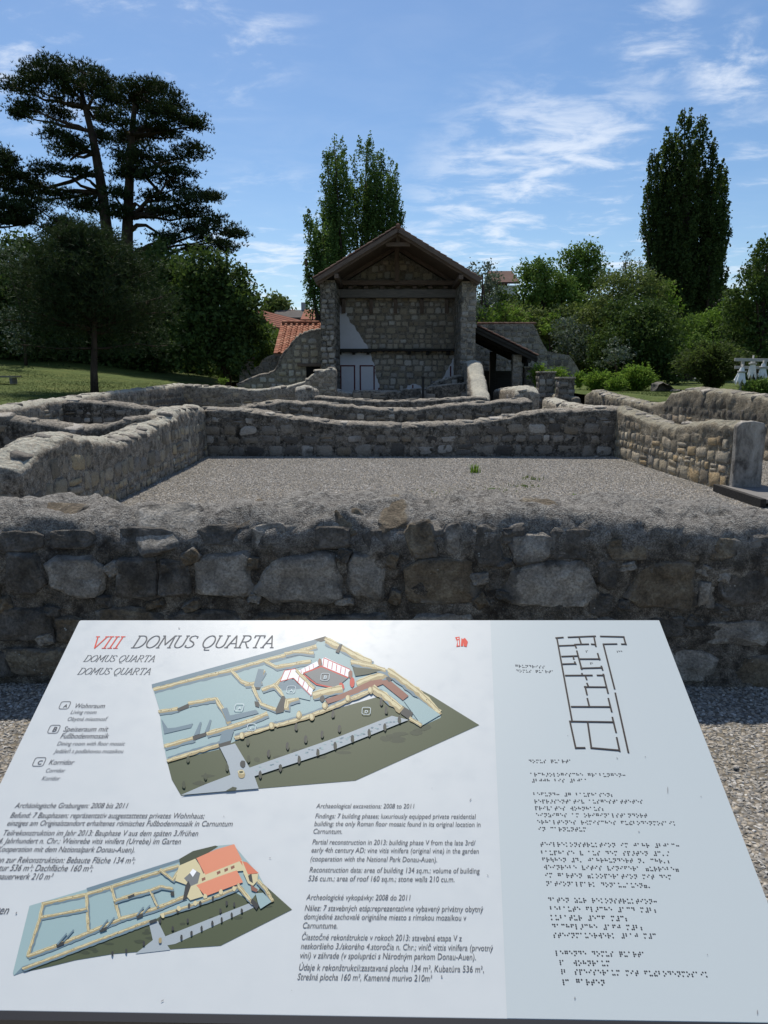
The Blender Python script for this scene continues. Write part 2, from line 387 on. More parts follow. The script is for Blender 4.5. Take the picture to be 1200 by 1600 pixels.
def ruin_wall(name, label, pts, thick, heights, mort, stmat, sides=(1,), row=(.12, .19), asp=(1.0, 2.0), gap=.032, step=.08, amp=.02,
              lib='round', proud=.018, cap=.05, capstones=(.26, .7), ends=(), z0=0.0, seed=1, arc=.6, capmat=None, cat='wall', low=0.02, group=None, dep=.09, capgap=.25, hump=.02, inside=None, extra=()):
    """a low ruined wall: rough core with a rounded mortar top, and stones set in its faces.
       side +1 is the left hand side when walking along pts, -1 the right hand side"""
    rnd = random.Random(seed); pa = Path(pts); hf = hprof(heights); ln = pa.len
    o0 = (float(pa.p[0][0]), float(pa.p[0][1]), z0)
    root = thing(name, label, cat, o0, group); pm = Matrix.Translation(o0)
    ns = max(4, int(ln/step)); nv = max(4, int(1.0/step)); na = max(5, int(thick*1.5/step)) | 1
    prof = [(-1, v, 0) for v in np.linspace(0, 1, nv)]+[(0, 0, a) for a in np.linspace(0, 1, na+2)[1:-1]]+[(1, v, 0) for v in np.linspace(1, 0, nv)]
    V = []; nc = len(prof)
    rise = thick*.5*arc
    for i in range(ns+1):
        t = ln*i/ns; q, d = pa.at(t); nrm = np.array([-d[1], d[0]]); h = hf(t)
        e = min(t, ln-t); sq = 1-.10*max(0, 1-e/.15)
        for (sd_, v, a) in prof:
            if a == 0: off = -sd_*thick/2*(1+.05*(1-v))*-1; z = v*(h-rise)
            else:
                an = math.pi*(1-a); off = math.cos(an)*thick/2; z = h-rise+rise*(math.sin(an)**.72)
            off = off if a else sd_*thick/2*(1+.04*(1-v))
            V.append((q[0]+nrm[0]*off*sq, q[1]+nrm[1]*off*sq, z0+z*sq**.5))
    V = np.array(V); U = V.copy()
    ctr = np.array([np.append(pa.at(ln*i/ns)[0], z0+hf(ln*i/ns)*.6) for i in range(ns+1)]).repeat(nc, axis=0)
    dirn = U-ctr; dirn[:, 2] = np.where(U[:, 2] > ctr[:, 2], dirn[:, 2], 0); dirn /= np.linalg.norm(dirn, axis=1)[:, None]+1e-6
    topw = np.clip((U[:, 2]-ctr[:, 2])/.3, 0, 1)
    disp = amp*(fbm(U, 2.6, 3, seed)*1.3+fbm(U, 11, 3, seed+9)*.55)
    bump_ = hump*np.clip(1-np.abs(vnoise(U*4.1, seed+21))*2.2, -1, 1)*topw
    V = U+dirn*(disp*(.5+.5*topw)+bump_*1.6+amp*.45*fbm(U, 21, 2, seed+5)+amp*.5*np.abs(fbm(U, 6.5, 2, seed+15)))[:, None]
    idx = np.arange((ns+1)*nc).reshape(ns+1, nc)
    F = np.stack([idx[:-1, :-1], idx[1:, :-1], idx[1:, 1:], idx[:-1, 1:]], -1).reshape(-1, 4)
    base = len(V); c0 = V[:nc].mean(0); c1 = V[-nc:].mean(0)
    # end faces as an inner ring and a centre
    rings = []
    for e, c in ((0, c0), (ns, c1)):
        ring = V[idx[e]]*.5+c*.5; ring = ring+fbm(ring, 7, 2, seed+3)[:, None]*amp*.5; rings.append(ring)
    V = np.vstack([V, rings[0], rings[1], c0[None], c1[None]]); r0 = base+np.arange(nc); r1 = base+nc+np.arange(nc); k0 = base+2*nc; k1 = k0+1
    F = [tuple(f) for f in F.tolist()]
    for k in range(nc-1):
        F.append((idx[0, k], idx[0, k+1], r0[k+1], r0[k])); F.append((r0[k], r0[k+1], k0))
        F.append((idx[ns, k+1], idx[ns, k], r1[k], r1[k+1])); F.append((r1[k+1], r1[k], k1))
    F = [tuple(int(i) for i in f) for f in F]
    core = link('mortar_core', mesh_np('mortar_core', V-np.array(o0), F, [mort], True), root)
    items = []
    for sd_ in sides:
        for (u, z, w, h) in lay(ln, lambda t: hf(t)-rise-cap+.06, row, asp, gap, low, inside, rnd):
            q, d = pa.at(u); nrm = np.array([-d[1], d[0]])*sd_
            v = z/max(hf(u)-rise, .1); off = thick/2*(1+.04*(1-min(v, 1)))
            pos = (q[0]+nrm[0]*(off-dep*.5+proud+rnd.uniform(-.4, .7)*proud), q[1]+nrm[1]*(off-dep*.5+proud), z0+z)
            items.append(stone_matrix(pos, (-d[0]*-1, d[1], 0), (nrm[0], nrm[1], rnd.uniform(-.06, .06)), (0, 0, 1), w, dep, h, rnd.uniform(-.09, .09)))
    for (e, sg) in ends:            # the face of an end: e 0 / 1
        q, d = pa.at(0 if e == 0 else ln); dd = -d if e == 0 else d; nrm = np.array([-dd[1], dd[0]])
        hh = hf(0 if e == 0 else ln)
        for (u, z, w, h) in lay(thick, lambda t: hh-rise, row, asp, gap, low, None, rnd):
            pos = (q[0]+nrm[0]*(u-thick/2)*.95+dd[0]*(-dep*.5+proud), q[1]+nrm[1]*(u-thick/2)*.95+dd[1]*(-dep*.5+proud), z0+z)
            items.append(stone_matrix(pos, (nrm[0], nrm[1], 0), (dd[0], dd[1], 0), (0, 0, 1), min(w, thick*.8), dep, h, rnd.uniform(-.06, .06)))
    commit_stones(items, root, pm, stmat, lib)
    for (m4, mt, nm) in extra: commit_stones([m4], root, pm, mt, lib, 9, nm)
    if capstones:
        sz, dens = capstones; its = []; t = rnd.uniform(.1, .3)
        while t < ln-.1:
            for lane in ((-.45, .45) if thick > .45 else (0,)):
                if rnd.random() < dens:
                    q, d = pa.at(t+rnd.uniform(-.08, .08)); nrm = np.array([-d[1], d[0]]); f = lane+rnd.uniform(-.2, .2); f = max(-.85, min(.85, f))
                    a = math.acos(f); z = hf(t)-rise+rise*math.sin(a)**.72; w = sz*rnd.uniform(.7, 1.35)
                    up = Vector((nrm[0]*f*arc*.8, nrm[1]*f*arc*.8, 1)).normalized(); tx = Vector((d[0], d[1], 0)); ty = up.cross(tx)
                    its.append(stone_matrix((q[0]+nrm[0]*f*thick/2, q[1]+nrm[1]*f*thick/2, z0+z-.03+.016), tx, up, -ty, w, .08, w*rnd.uniform(.5, .85), rnd.uniform(-.5, .5)))
            t += sz*1.5*rnd.uniform(.8, 1.3)
        commit_stones(its, root, pm, capmat or ST_CAP, 'fine' if lib == 'fine' else 'round', 200, 'cap_stone')
    return root
# ------------------------------------------------------------------ ground
def gravel_material(name, a, b, c, gs=1.0):
    m = M(name, .95, .15); w = m.coord(world=True)
    v = m.voro(w, 42*gs); col = m.ramp(v.outputs['Color'], [(.1, a), (.5, b), (.9, c)])
    col = m.mix(m.mr(v.outputs['Distance'], .25, .6, 0, .75), col, tuple(.3*q for q in a))
    col = m.mix(m.mr(m.noise(w, .8, 4, .6), .35, .7, 0, .35), col, (.16, .14, .10)); m.color(col)
    m.bump(m.math('SUBTRACT', 1.0, v.outputs['Distance']), .02, .9); return m.m
GRAV = gravel_material('gravel_ground', G(.20, .05), G(.36, .05), (.48, .46, .43))
PEB = M('pebble', .9, .2); oi = PEB.n('ShaderNodeObjectInfo')
pc = PEB.ramp(oi.outputs['Random'], [(0, (.10, .097, .092)), (.3, (.22, .21, .195)), (.6, (.32, .305, .28)), (.8, (.35, .30, .235)), (.93, (.43, .415, .385)), (1, (.58, .56, .53))])
pc = PEB.mix(PEB.mr(PEB.noise(PEB.coord(world=True), 1.1, 5, .65), .42, .64, 0, .4), pc, (.20, .185, .155))
PEB.color(pc); PEB.bump(PEB.noise(PEB.coord(world=True), 160, 3), .003, .5); PEB = PEB.m
gm = M('grass', .9, .15); w = gm.coord(world=True)
gc = gm.ramp(gm.noise(w, 1.1, 6, .65), [(.3, (.055, .085, .018)), (.5, (.095, .13, .027)), (.7, (.15, .165, .042))])
gc = gm.mix(gm.mr(gm.noise(w, 22, 4, .7, 0, (1, .35, 1)), .3, .7, .55, 0), gc, (.02, .032, .008)); gm.color(gc)
gm.bump(gm.noise(w, 40, 4, .8), .05, .8); GRASS = gm.m
em = M('earth', .95, .1); em.color(em.ramp(em.noise(em.coord(world=True), .6, 5), [(.3, (.035, .045, .018)), (.7, (.07, .075, .035))])); EARTH = em.m

def sheet(name, xs, ys, zf, mat):
    X, Y = np.meshgrid(xs, ys, indexing='ij'); Z = zf(X, Y); V = np.stack([X, Y, Z], -1).reshape(-1, 3)
    i = np.arange(len(xs)*len(ys)).reshape(len(xs), len(ys)); F = np.stack([i[:-1, :-1], i[1:, :-1], i[1:, 1:], i[:-1, 1:]], -1).reshape(-1, 4)
    return structure(link(name, mesh_np(name, V, F, [mat], True)))
sheet('ground', np.linspace(-900, 900, 61), np.linspace(-300, 1500, 61), lambda X, Y: 0*X-.02, EARTH)
def gz(X, Y): return .004+.012*fbm(np.stack([X.ravel(), Y.ravel(), 0*X.ravel()], -1), .8, 3, 5).reshape(X.shape)
sheet('gravel_floor', np.linspace(-12, 9, 180), np.linspace(-4, 34, 320), gz, GRAV)
def zl(X, Y):
    X = np.asarray(X, float); Y = np.asarray(Y, float)
    return .82+np.maximum(0, -8-X)*(.02+.0045*np.clip(Y-16, -3, 26))+np.clip(Y-16, -14, 30)*.025
def zr(X, Y): return 1.0+.012*np.clip(np.asarray(Y, float)-16, -16, 40)+.0*np.asarray(X, float)
def rough_(z): return lambda X, Y: z(X, Y)+.03*fbm(np.stack([X.ravel(), Y.ravel(), 0*X.ravel()], -1), .7, 3, 8).reshape(X.shape)
sheet('lawn', np.linspace(-60, -8.05, 130), np.linspace(2, 90, 150), rough_(zl), GRASS)
XO = lambda Y: np.interp(Y, [0, 14.5, 20, 25.2, 90], [8.3, 8.02, 7.72, 7.36, 7.3])
def rlawn():
    U, Y = np.meshgrid(np.linspace(0, 1, 130)**1.6*62, np.linspace(2, 90, 170), indexing='ij'); X = XO(Y)+U; Z = rough_(zr)(X, Y)-np.clip(.35-U, 0, 1)*.25
    i = np.arange(130*170).reshape(130, 170); F = np.stack([i[:-1, :-1], i[1:, :-1], i[1:, 1:], i[:-1, 1:]], -1).reshape(-1, 4)
    structure(link('lawn', mesh_np('lawn', np.stack([X, Y, Z], -1).reshape(-1, 3), F, [GRASS], True)))
rlawn()
sheet('lawn', np.linspace(-8.0, -3.2, 20), np.linspace(29.5, 90, 80), lambda X, Y: np.minimum(1.2, .6+(Y-29.5)*.08), GRASS)

def scatter(name, mat, xs, ys, density, size, seed, zf=None, st=(1, 1, 1)):
    """loose stones or blades no one could count, spread over a patch by geometry nodes"""
    X, Y = np.meshgrid(np.linspace(*xs, 40), np.linspace(*ys, 40), indexing='ij'); Z = gz(X, Y) if zf is None else zf(X, Y)
    V = np.stack([X, Y, Z], -1).reshape(-1, 3); i = np.arange(1600).reshape(40, 40); F = np.stack([i[:-1, :-1], i[1:, :-1], i[1:, 1:], i[:-1, 1:]], -1).reshape(-1, 4)
    o = stuff(link(name, mesh_np(name, V, F, [mat])))
    g = D.node_groups.new('scatter_'+name, 'GeometryNodeTree')
    g.interface.new_socket('Geometry', in_out='INPUT', socket_type='NodeSocketGeometry'); g.interface.new_socket('Geometry', in_out='OUTPUT', socket_type='NodeSocketGeometry')
    n = g.nodes.new; l = g.links.new; gi = n('NodeGroupInput'); go = n('NodeGroupOutput')
    dp = n('GeometryNodeDistributePointsOnFaces'); l(gi.outputs[0], dp.inputs['Mesh']); dp.inputs['Density'].default_value = density; dp.inputs['Seed'].default_value = seed
    ico = n('GeometryNodeMeshIcoSphere'); ico.inputs['Radius'].default_value = .5; ico.inputs['Subdivisions'].default_value = 1
    sm = n('GeometryNodeSetMaterial'); l(ico.outputs[0], sm.inputs[0]); sm.inputs['Material'].default_value = mat
    sp = n('GeometryNodeSetPosition'); l(sm.outputs[0], sp.inputs[0])
    rv = n('FunctionNodeRandomValue'); rv.data_type = 'FLOAT_VECTOR'; rv.inputs[0].default_value = (-.13,)*3; rv.inputs[1].default_value = (.13,)*3; l(rv.outputs[0], sp.inputs['Offset'])
    ip = n('GeometryNodeInstanceOnPoints'); l(dp.outputs['Points'], ip.inputs['Points']); l(sp.outputs[0], ip.inputs['Instance'])
    rr = n('FunctionNodeRandomValue'); rr.data_type = 'FLOAT_VECTOR'; rr.inputs[0].default_value = (-.5, -.5, 0); rr.inputs[1].default_value = (.5, .5, 6.28); l(rr.outputs[0], ip.inputs['Rotation'])
    rs = n('FunctionNodeRandomValue'); rs.data_type = 'FLOAT_VECTOR'; rs.inputs[0].default_value = (size*.55*st[0], size*.45*st[1], size*.35*st[2]); rs.inputs[1].default_value = (size*1.5*st[0], size*1.15*st[1], size*.75*st[2]); rs.inputs['Seed'].default_value = 3
    l(rs.outputs[0], ip.inputs['Scale'])
    l(ip.outputs[0], go.inputs[0]); md = o.modifiers.new('scatter', 'NODES'); md.node_group = g
    return o
scatter('gravel', PEB, (-3.0, 3.0), (1.2, 3.75), 3800, .019, 1)
scatter('gravel', PEB, (-3.7, 4.9), (7.5, 15.1), 1900, .024, 2)
scatter('gravel', PEB, (4.7, 7.6), (8.2, 17), 1100, .027, 3)
scatter('grass', GRASS, (-21, -8.2), (13, 33), 130, .03, 4, zl, (.5, .5, 3.2))
scatter('grass', GRASS, (8.4, 17), (16, 31), 130, .03, 5, zr, (.5, .5, 3.2))

# ------------------------------------------------------------------ the ruin walls
def across(Y, pts, x_end=None):
    """a wall running across the view at distance Y, its top given where the photo shows it"""
    w = [P(a, b, Y) for a, b in pts]; x0 = w[0][0]
    return [(w[0][0], Y), (w[-1][0], Y)], [(q[0]-x0, q[2]) for q in w]

# the near wall behind the board, its stones placed one by one
FY = 3.60; TT = .62
near_pts = [(-7, 3.97), (7, 3.89)]
hx = [(0, .92), (100, .925), (250, .885), (350, .89), (450, .93), (600, .945), (900, .93), (1100, .885), (1200, .86)]
near_h = [(0, .9), (3, .94)]+[(7+P(a, 790, 4.0)[0], b) for a, b in hx]+[(12, .92), (14, .9)]
NL = M('near_stone_light', .9, .2); NB = M('near_stone_brown', .9, .2); ND = M('near_stone_dark', .9, .2)
for m, cs in ((NL, [(.3, (.18, .165, .145)), (.5, (.36, .335, .295)), (.68, (.56, .53, .48))]), (NB, [(.3, (.08, .065, .048)), (.5, (.21, .17, .12)), (.68, (.36, .315, .235))]), (ND, [(.3, (.05, .045, .04)), (.5, (.13, .12, .105)), (.7, (.26, .24, .215))])):
    w = m.coord(world=True); n1 = m.noise(w, 9, 7, .7, .3); n2 = m.noise(w, 80, 4, .7); lv = m.voro(w, 38)
    col = m.ramp(n1, cs); col = m.mix(m.mr(n2, .35, .62, .5, 0), col, (.018, .017, .016))
    col = m.mix(m.math('MULTIPLY', m.mr(lv.outputs['Distance'], .2, .1), m.mr(m.noise(w, 5, 2), .56, .62)), col, (.4, .4, .37))
    col = smear(m, col, w, m.ramp(m.noise(w, 7, 6, .7), [(.36, (.035, .032, .03)), (.5, (.13, .122, .11)), (.65, (.28, .27, .25))]), .41)
    m.color(col); m.bump(m.math('ADD', m.math('MULTIPLY', n1, 1.4), m.math('MULTIPLY', n2, .4)), .035, 1.0)
NLm, NBm, NDm = NL.m, NB.m, ND.m
ex = []; UPPER = []
rn = random.Random(5)
def face_stone(px, py, w, h, mt, roll=0, dep=.12, pr=.0):
    a = P(px, py, FY); s = FY/FPX*1.0
    ex.append((stone_matrix((a[0], FY+.042-pr, a[2]), (1, 0, 0), (0, -1, .03), (0, 0, 1), w*s*1.06, dep, h*s*1.06, roll), mt, 'stone'))
SMALL = [(px_, py_, rn.uniform(18, 34), rn.uniform(14, 24), rn.choice((NBm, NDm, NLm)), rn.uniform(-.6, .6)) for px_, py_ in ((175, 890), (298, 872), (300, 948), (395, 880), (398, 935), (536, 868), (538, 940), (612, 875), (618, 935), (750, 905), (752, 940), (785, 880), (790, 932), (980, 885), (975, 945), (1098, 890), (1130, 900), (160, 940), (240, 945), (5, 945), (620, 1010), (1125, 955), (1085, 975), (1225, 1010), (1010, 1000), (80, 955), (70, 1000), (150, 1010))]
for q in SMALL+[*((467, 905, 128, 74, NLm, .03), (573, 902, 60, 72, NLm), (868, 918, 122, 76, NLm), (826, 857, 66, 40, NLm, .1), (655, 843, 55, 50, NBm, .2), (760, 852, 55, 52, NDm),
          (890, 852, 64, 46, NDm), (980, 858, 78, 30, NBm), (1105, 857, 92, 32, NBm), (1036, 914, 104, 76, NBm), (682, 908, 118, 76, NBm), (345, 900, 92, 72, NLm), (120, 905, 95, 62, NLm),
          (950, 900, 34, 46, NDm), (938, 945, 44, 34, NDm), (1104, 930, 26, 44, NLm), (1160, 920, 70, 60, NDm), (1215, 890, 60, 60, NBm), (1150, 990, 120, 40, NLm), (1060, 1040, 110, 60, NLm, -.1), (1180, 1050, 90, 55, NBm),
          (215, 905, 60, 60, NDm), (272, 905, 46, 62, NDm), (40, 900, 60, 66, NDm), (-30, 920, 60, 70, NBm), (30, 975, 110, 56, NDm), (60, 1035, 120, 42, NBm), (-20, 1040, 70, 44, NDm), (115, 985, 60, 44, NBm),
          (425, 838, 62, 32, NLm, .15), (340, 838, 70, 30, NDm), (520, 842, 70, 32, NDm), (588, 845, 50, 30, NDm), (712, 848, 36, 44, NLm), (230, 842, 90, 26, NDm), (120, 845, 80, 26, NDm), (30, 846, 70, 28, NDm),
          (200, 975, 90, 52, NBm), (320, 980, 110, 50, NDm), (440, 985, 100, 50, NBm), (560, 985, 110, 46, NDm), (690, 985, 110, 50, NLm), (810, 990, 90, 46, NBm), (920, 990, 100, 50, NDm), (1040, 980, 60, 34, NDm),
          (250, 1045, 110, 50, NDm), (380, 1045, 110, 48, NBm), (520, 1045, 120, 50, NDm), (660, 1048, 120, 46, NDm), (800, 1048, 110, 48, NLm), (930, 1050, 110, 46, NBm), (1190, 850, 70, 30, NDm), (1250, 960, 80, 60, NDm))]:
    if q[1] > 862: face_stone(*q)
    else: UPPER.append(q)
def cap_place(px, py, w, h, mt, roll=0):
    """a stone bedded in the rounded mortar top: the pixel ray is followed to the curved top"""
    r = ray(px, py); pa = Path(near_pts); hf = hprof(near_h); rise = TT*.5*.78; best = None
    for t in np.linspace(3.3/r[1], 4.6/r[1], 260):
        q = CO+r*t; yc = 3.97+(q[0]+7)/14*(3.89-3.97); f = (q[1]-yc)/(TT/2)
        if abs(f) > .96: continue
        zz = hf(q[0]+7)-rise+rise*math.sqrt(1-f*f)**.72
        if q[2] < zz: best = (q, f); break
    if best is None: return
    q, f = best; up = Vector((0, f*(.75+3.2*max(0, -f-.6)), max(.12, (1-f*f)**.5))).normalized() if f < 0 else Vector((0, .2*f, 1)).normalized(); ty = Vector((1, 0, 0)).cross(up)*-1
    s = q[1]/FPX
    ex.append((stone_matrix(np.array(q)-np.array(up)*(.022 if py < 806 else .018 if py < 822 else .002), (1, 0, 0), up, -ty, w*s, .07, h*s, roll), mt, 'cap_stone'))
for q in [(u[0], u[1]-2, u[2]*.9, u[3]*1.2)+tuple(u[4:]) for u in UPPER]+[*((85, 800, 95, 60, NBm), (265, 822, 110, 90, NLm, .3), (383, 800, 50, 95, NBm), (457, 806, 55, 70, NLm), (545, 816, 50, 50, NBm, .2), (615, 800, 46, 95, NBm), (700, 804, 66, 80, NLm),
          (785, 801, 54, 90, NLm, .2), (846, 796, 56, 70, NBm), (920, 819, 48, 46, NBm, -.1), (985, 804, 54, 80, NLm), (1056, 818, 66, 60, NLm), (1122, 815, 50, 60, NBm), (1180, 822, 60, 80, NDm), (180, 806, 60, 70, NDm), (20, 806, 50, 60, NLm))]:
    cap_place(*q)
MORT_NEAR = M('mortar_near', .95, .15); m = MORT_NEAR; w = m.coord(world=True)
n1 = m.noise(w, 5, 8, .7, .5); n2 = m.noise(w, 26, 6, .75); n3 = m.noise(w, 150, 4, .8); grit = m.voro(w, 130)
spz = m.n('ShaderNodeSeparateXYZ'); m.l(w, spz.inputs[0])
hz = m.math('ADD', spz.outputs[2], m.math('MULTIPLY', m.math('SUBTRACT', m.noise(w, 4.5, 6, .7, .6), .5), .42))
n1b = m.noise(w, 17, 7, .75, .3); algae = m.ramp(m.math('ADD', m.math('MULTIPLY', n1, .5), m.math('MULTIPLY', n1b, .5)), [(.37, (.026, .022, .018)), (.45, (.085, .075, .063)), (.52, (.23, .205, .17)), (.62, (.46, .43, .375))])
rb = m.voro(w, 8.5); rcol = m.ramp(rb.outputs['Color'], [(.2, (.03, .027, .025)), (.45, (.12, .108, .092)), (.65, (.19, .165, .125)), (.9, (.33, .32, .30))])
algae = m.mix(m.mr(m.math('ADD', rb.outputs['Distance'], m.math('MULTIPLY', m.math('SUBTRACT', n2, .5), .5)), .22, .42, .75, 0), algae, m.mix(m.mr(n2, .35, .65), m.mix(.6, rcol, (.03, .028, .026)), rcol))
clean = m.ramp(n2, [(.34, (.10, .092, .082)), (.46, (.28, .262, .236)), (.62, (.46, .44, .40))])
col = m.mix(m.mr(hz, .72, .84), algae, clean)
col = m.mix(m.mr(grit.outputs['Distance'], .35, .7, 0, .5), col, (.03, .029, .028)); col = m.mix(m.mr(n3, .35, .6, .3, 0), col, (.03, .028, .026))
gcol = m.ramp(grit.outputs['Color'], [(.86, (0, 0, 0)), (.93, (1, 1, 1))]); col = m.mix(m.math('MULTIPLY', gcol, .28), col, (.42, .41, .39))
m.color(col); m.bump(m.math('ADD', m.math('MULTIPLY', n2, 1.3), m.math('ADD', m.math('MULTIPLY', n3, .12), m.math('MULTIPLY', grit.outputs['Distance'], -.35))), .035, .8); MORT_NEAR = MORT_NEAR.m
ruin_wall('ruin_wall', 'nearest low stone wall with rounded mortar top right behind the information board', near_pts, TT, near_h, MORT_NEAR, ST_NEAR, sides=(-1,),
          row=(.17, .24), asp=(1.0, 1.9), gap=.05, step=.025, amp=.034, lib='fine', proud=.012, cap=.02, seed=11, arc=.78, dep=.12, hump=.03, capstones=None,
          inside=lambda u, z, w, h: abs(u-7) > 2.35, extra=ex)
def W_(name_label, *a, **k): return ruin_wall('ruin_wall', name_label, *a, **k)
# left wall of the near room, running away from the viewer
W_('undulating wall closing the left side of the gravel room, humped at its near end', [(-3.72, 6.9), (-3.75, 8.0), (-3.78, 9.5), (-3.85, 12), (-3.95, 15.2)], .5,
   [(0, .80), (.5, .92), (1.2, 1.0), (2.2, .86), (2.8, .79), (4, .84), (5.2, .95), (6.3, 1.07), (8.3, 1.05)], MORT_GREY, ST_MID, sides=(-1,), row=(.10, .26), asp=(.6, 2.0), seed=21, proud=.015, gap=.022, ends=((0, 1),), capstones=(.24, .85), step=.035)
W_('short low wall branching left from the near end of the humped wall', [(-9, 7.15), (-3.9, 7.15)], .5, [(0, .8), (3, .78), (4.2, .74), (5.1, .76)], MORT_GREY, ST_MID, sides=(-1,), seed=22, step=.07, capstones=(.22, .7))
a, b = across(15.3, [(322, 637), (400, 640), (450, 649), (540, 659), (640, 662), (700, 659), (760, 654), (850, 641), (950, 635), (968, 635)])
W_('dark low wall across the far end of the gravel room', a, .5, b, MORT_DARK, ST_DARK, sides=(-1,), row=(.09, .25), asp=(.6, 2.2), seed=23, proud=.015, capmat=ST_CAP, capstones=(.24, .85), gap=.04, step=.035)
w4 = W_('right wall of the gravel room with ochre stones, dipping before its squared end', [(5.08, 10.15), (5.05, 12.4), (5.0, 15.4)], .40,
   [(0, 1.0), (.8, .97), (1.6, .9), (2.2, .80), (3.0, .84), (4, .93), (5.2, 1.02)], MORT_WARM, ST_WARM, sides=(1,), row=(.10, .27), asp=(.6, 2.0), seed=24, lib='block', proud=.015, gap=.022, capstones=(.24, .85), step=.035)
v, f = prism([(-.20, 0), (.21, 0), (.20, .5), (.21, .92), (.17, 1.0), (.02, 1.03), (-.14, 1.01), (-.20, .95), (-.19, .5)], 0, .12)
jm = M('jamb_stone', .9, .2); wj = jm.coord(world=True); jn = jm.noise(wj, 5, 6, .7, .3, (1, 1, .5)); jm.color(jm.ramp(jn, [(.38, (.10, .09, .08)), (.5, (.27, .25, .22)), (.66, (.42, .395, .355))])); jm.bump(jm.noise(wj, 18, 6, .7), .03, .9)
o = bevelled(link('jamb_stone', mesh_np('jamb_stone', np.array(v), f, [jm.m]), w4, (.0, -.12, 0)), .015)
W_('tall outer wall of the right corridor with large ochre and cream blocks', [(7.98, 9), (7.8, 14.5), (7.5, 20), (7.15, 25.2)], .5,
   [(0, 1.15), (4, 1.2), (5.6, 1.26), (7.2, 1.33), (8.8, 1.38), (9.7, 1.28), (10.2, 1.0), (11.2, .93), (12.5, 1.0), (14, 1.1), (15.5, 1.22), (16.3, 1.15)], MORT_WARM, ST_WARM, sides=(1,), row=(.14, .34), asp=(.6, 1.8), seed=25, lib='block', proud=.015, capstones=(.27, .85), ends=((1, 1),), step=.05)
W_('outer left wall in front of the lawn, running far back to the trees', [(-7.95, 9), (-7.9, 28.6)], .45, [(0, .95), (5, 1.0), (8, 1.12), (11, 1.2), (15, 1.3), (19.6, 1.42)], MORT_GREY, ST_MID, sides=(-1,), row=(.13, .2), seed=26, step=.12, capstones=(.25, .6))
a, b = across(12.0, [(-100, 640), (0, 646), (60, 656), (120, 665), (165, 663), (215, 651), (240, 645)])
W_('sagging dark cross wall in the left rooms, nearest of them behind the hump', a, .5, b, MORT_DARK, ST_DARK, sides=(-1,), row=(.12, .18), seed=27, step=.09)
a, b = across(17.7, [(100, 624), (165, 627), (250, 637), (330, 645)])
W_('short dark cross wall dipping rightward below the lawn', a, .45, b, MORT_DARK, ST_DARK, sides=(-1,), row=(.12, .18), seed=28, step=.1)
a, b = across(28.3, [(285, 601), (345, 603), (400, 609), (450, 603), (475, 597), (488, 585), (500, 578), (526, 574)])
W_('far cross wall on the left that rises in a curve to the stone house corner', a, .5, b, MORT_GREY, ST_MID, sides=(-1,), row=(.16, .24), seed=29, step=.12)
a, b = across(19.2, [(374, 634), (435, 626), (485, 627), (545, 633), (600, 638), (650, 638), (690, 633), (735, 628), (830, 622)])
W_('sagging cross wall just behind the far end of the gravel room', a, .45, b, MORT_DARK, ST_DARK, sides=(-1,), row=(.12, .18), seed=30, step=.09, capstones=(.22, .7))
a, b = across(23.4, [(492, 618), (540, 622), (600, 626), (660, 624), (760, 619)])
W_('low cross wall in front of the thresholds of the stone house', a, .45, b, MORT_DARK, ST_DARK, sides=(-1,), row=(.13, .2), seed=31, step=.1)
W_('corridor side wall continuing behind the right corner of the gravel room', [(4.95, 15.9), (4.75, 19.3), (4.9, 21.5)], .5, [(0, .95), (3, .98), (5.6, 1.05)], MORT_GREY, ST_MID, sides=(1,), ends=((0, 1),), row=(.13, .2), seed=32, step=.1)
W_('rounded boulder like wall end left of the corridor pillars', [(4.95, 25.2), (4.95, 30.5)], .85, [(0, 1.2), (.6, 1.36), (2, 1.3), (5.3, 1.2)], MORT_GREY, ST_PIL, sides=(1,), ends=((0, 1),), row=(.2, .3), seed=33, step=.12)
W_('thick wall ramping down toward the viewer from the right pillar of the house', [(3.42, 25.6), (3.72, 31.8)], .62, [(0, .95), (.8, 1.2), (2.4, 1.75), (3.6, 2.2), (4.4, 2.32), (6.2, 2.35)], MORT_GREY, ST_PIL, sides=(1,), ends=((0, 1),), row=(.16, .24), seed=34, step=.1, capstones=None)
W_('pale knob of wall end left of centre before the house', [(-2.62, 24.0), (-2.75, 27.9)], .58, [(0, 1.28), (.3, 1.38), (1, 1.3), (3.9, 1.25)], MORT, ST_CAP, sides=(-1,), ends=((0, 1),), row=(.2, .28), seed=35, step=.1)
a, b = across(29.6, [(551, 610), (627, 611)]); W_('dark stone threshold block left of the doorway gap before the house', a, .45, b, MORT_DARK, ST_DARK, sides=(-1,), row=(.3, .4), seed=36, lib='block', step=.12, arc=.25)
a, b = across(29.6, [(666, 604), (690, 602), (715, 599), (736, 597)]); W_('dark squared wall block right of the doorway gap before the house', a, .45, b, MORT_DARK, ST_DARK, sides=(-1,), row=(.3, .4), seed=37, lib='block', step=.12, arc=.25)
a, b = across(30.9, [(672, 600), (690, 593), (705, 588), (724, 586)]); W_('wedge shaped wall stub leaning against the right house pillar', a, .4, b, MORT_DARK, ST_DARK, sides=(-1,), row=(.2, .3), seed=38, step=.12)
a, b = across(30.2, [(494, 612), (520, 607), (545, 612), (556, 614)]); W_('light rubble stub at the foot of the left house pillar', a, .5, b, MORT, ST_CAP, sides=(-1,), row=(.2, .3), seed=39, step=.12)
a, b = across(29.9, [(624, 608), (668, 607)]); W_('dark sunken sill between the two threshold blocks', a, .3, b, MORT_DARK, ST_DARK, sides=(-1,), row=(.25, .35), seed=40, step=.12, arc=.3)
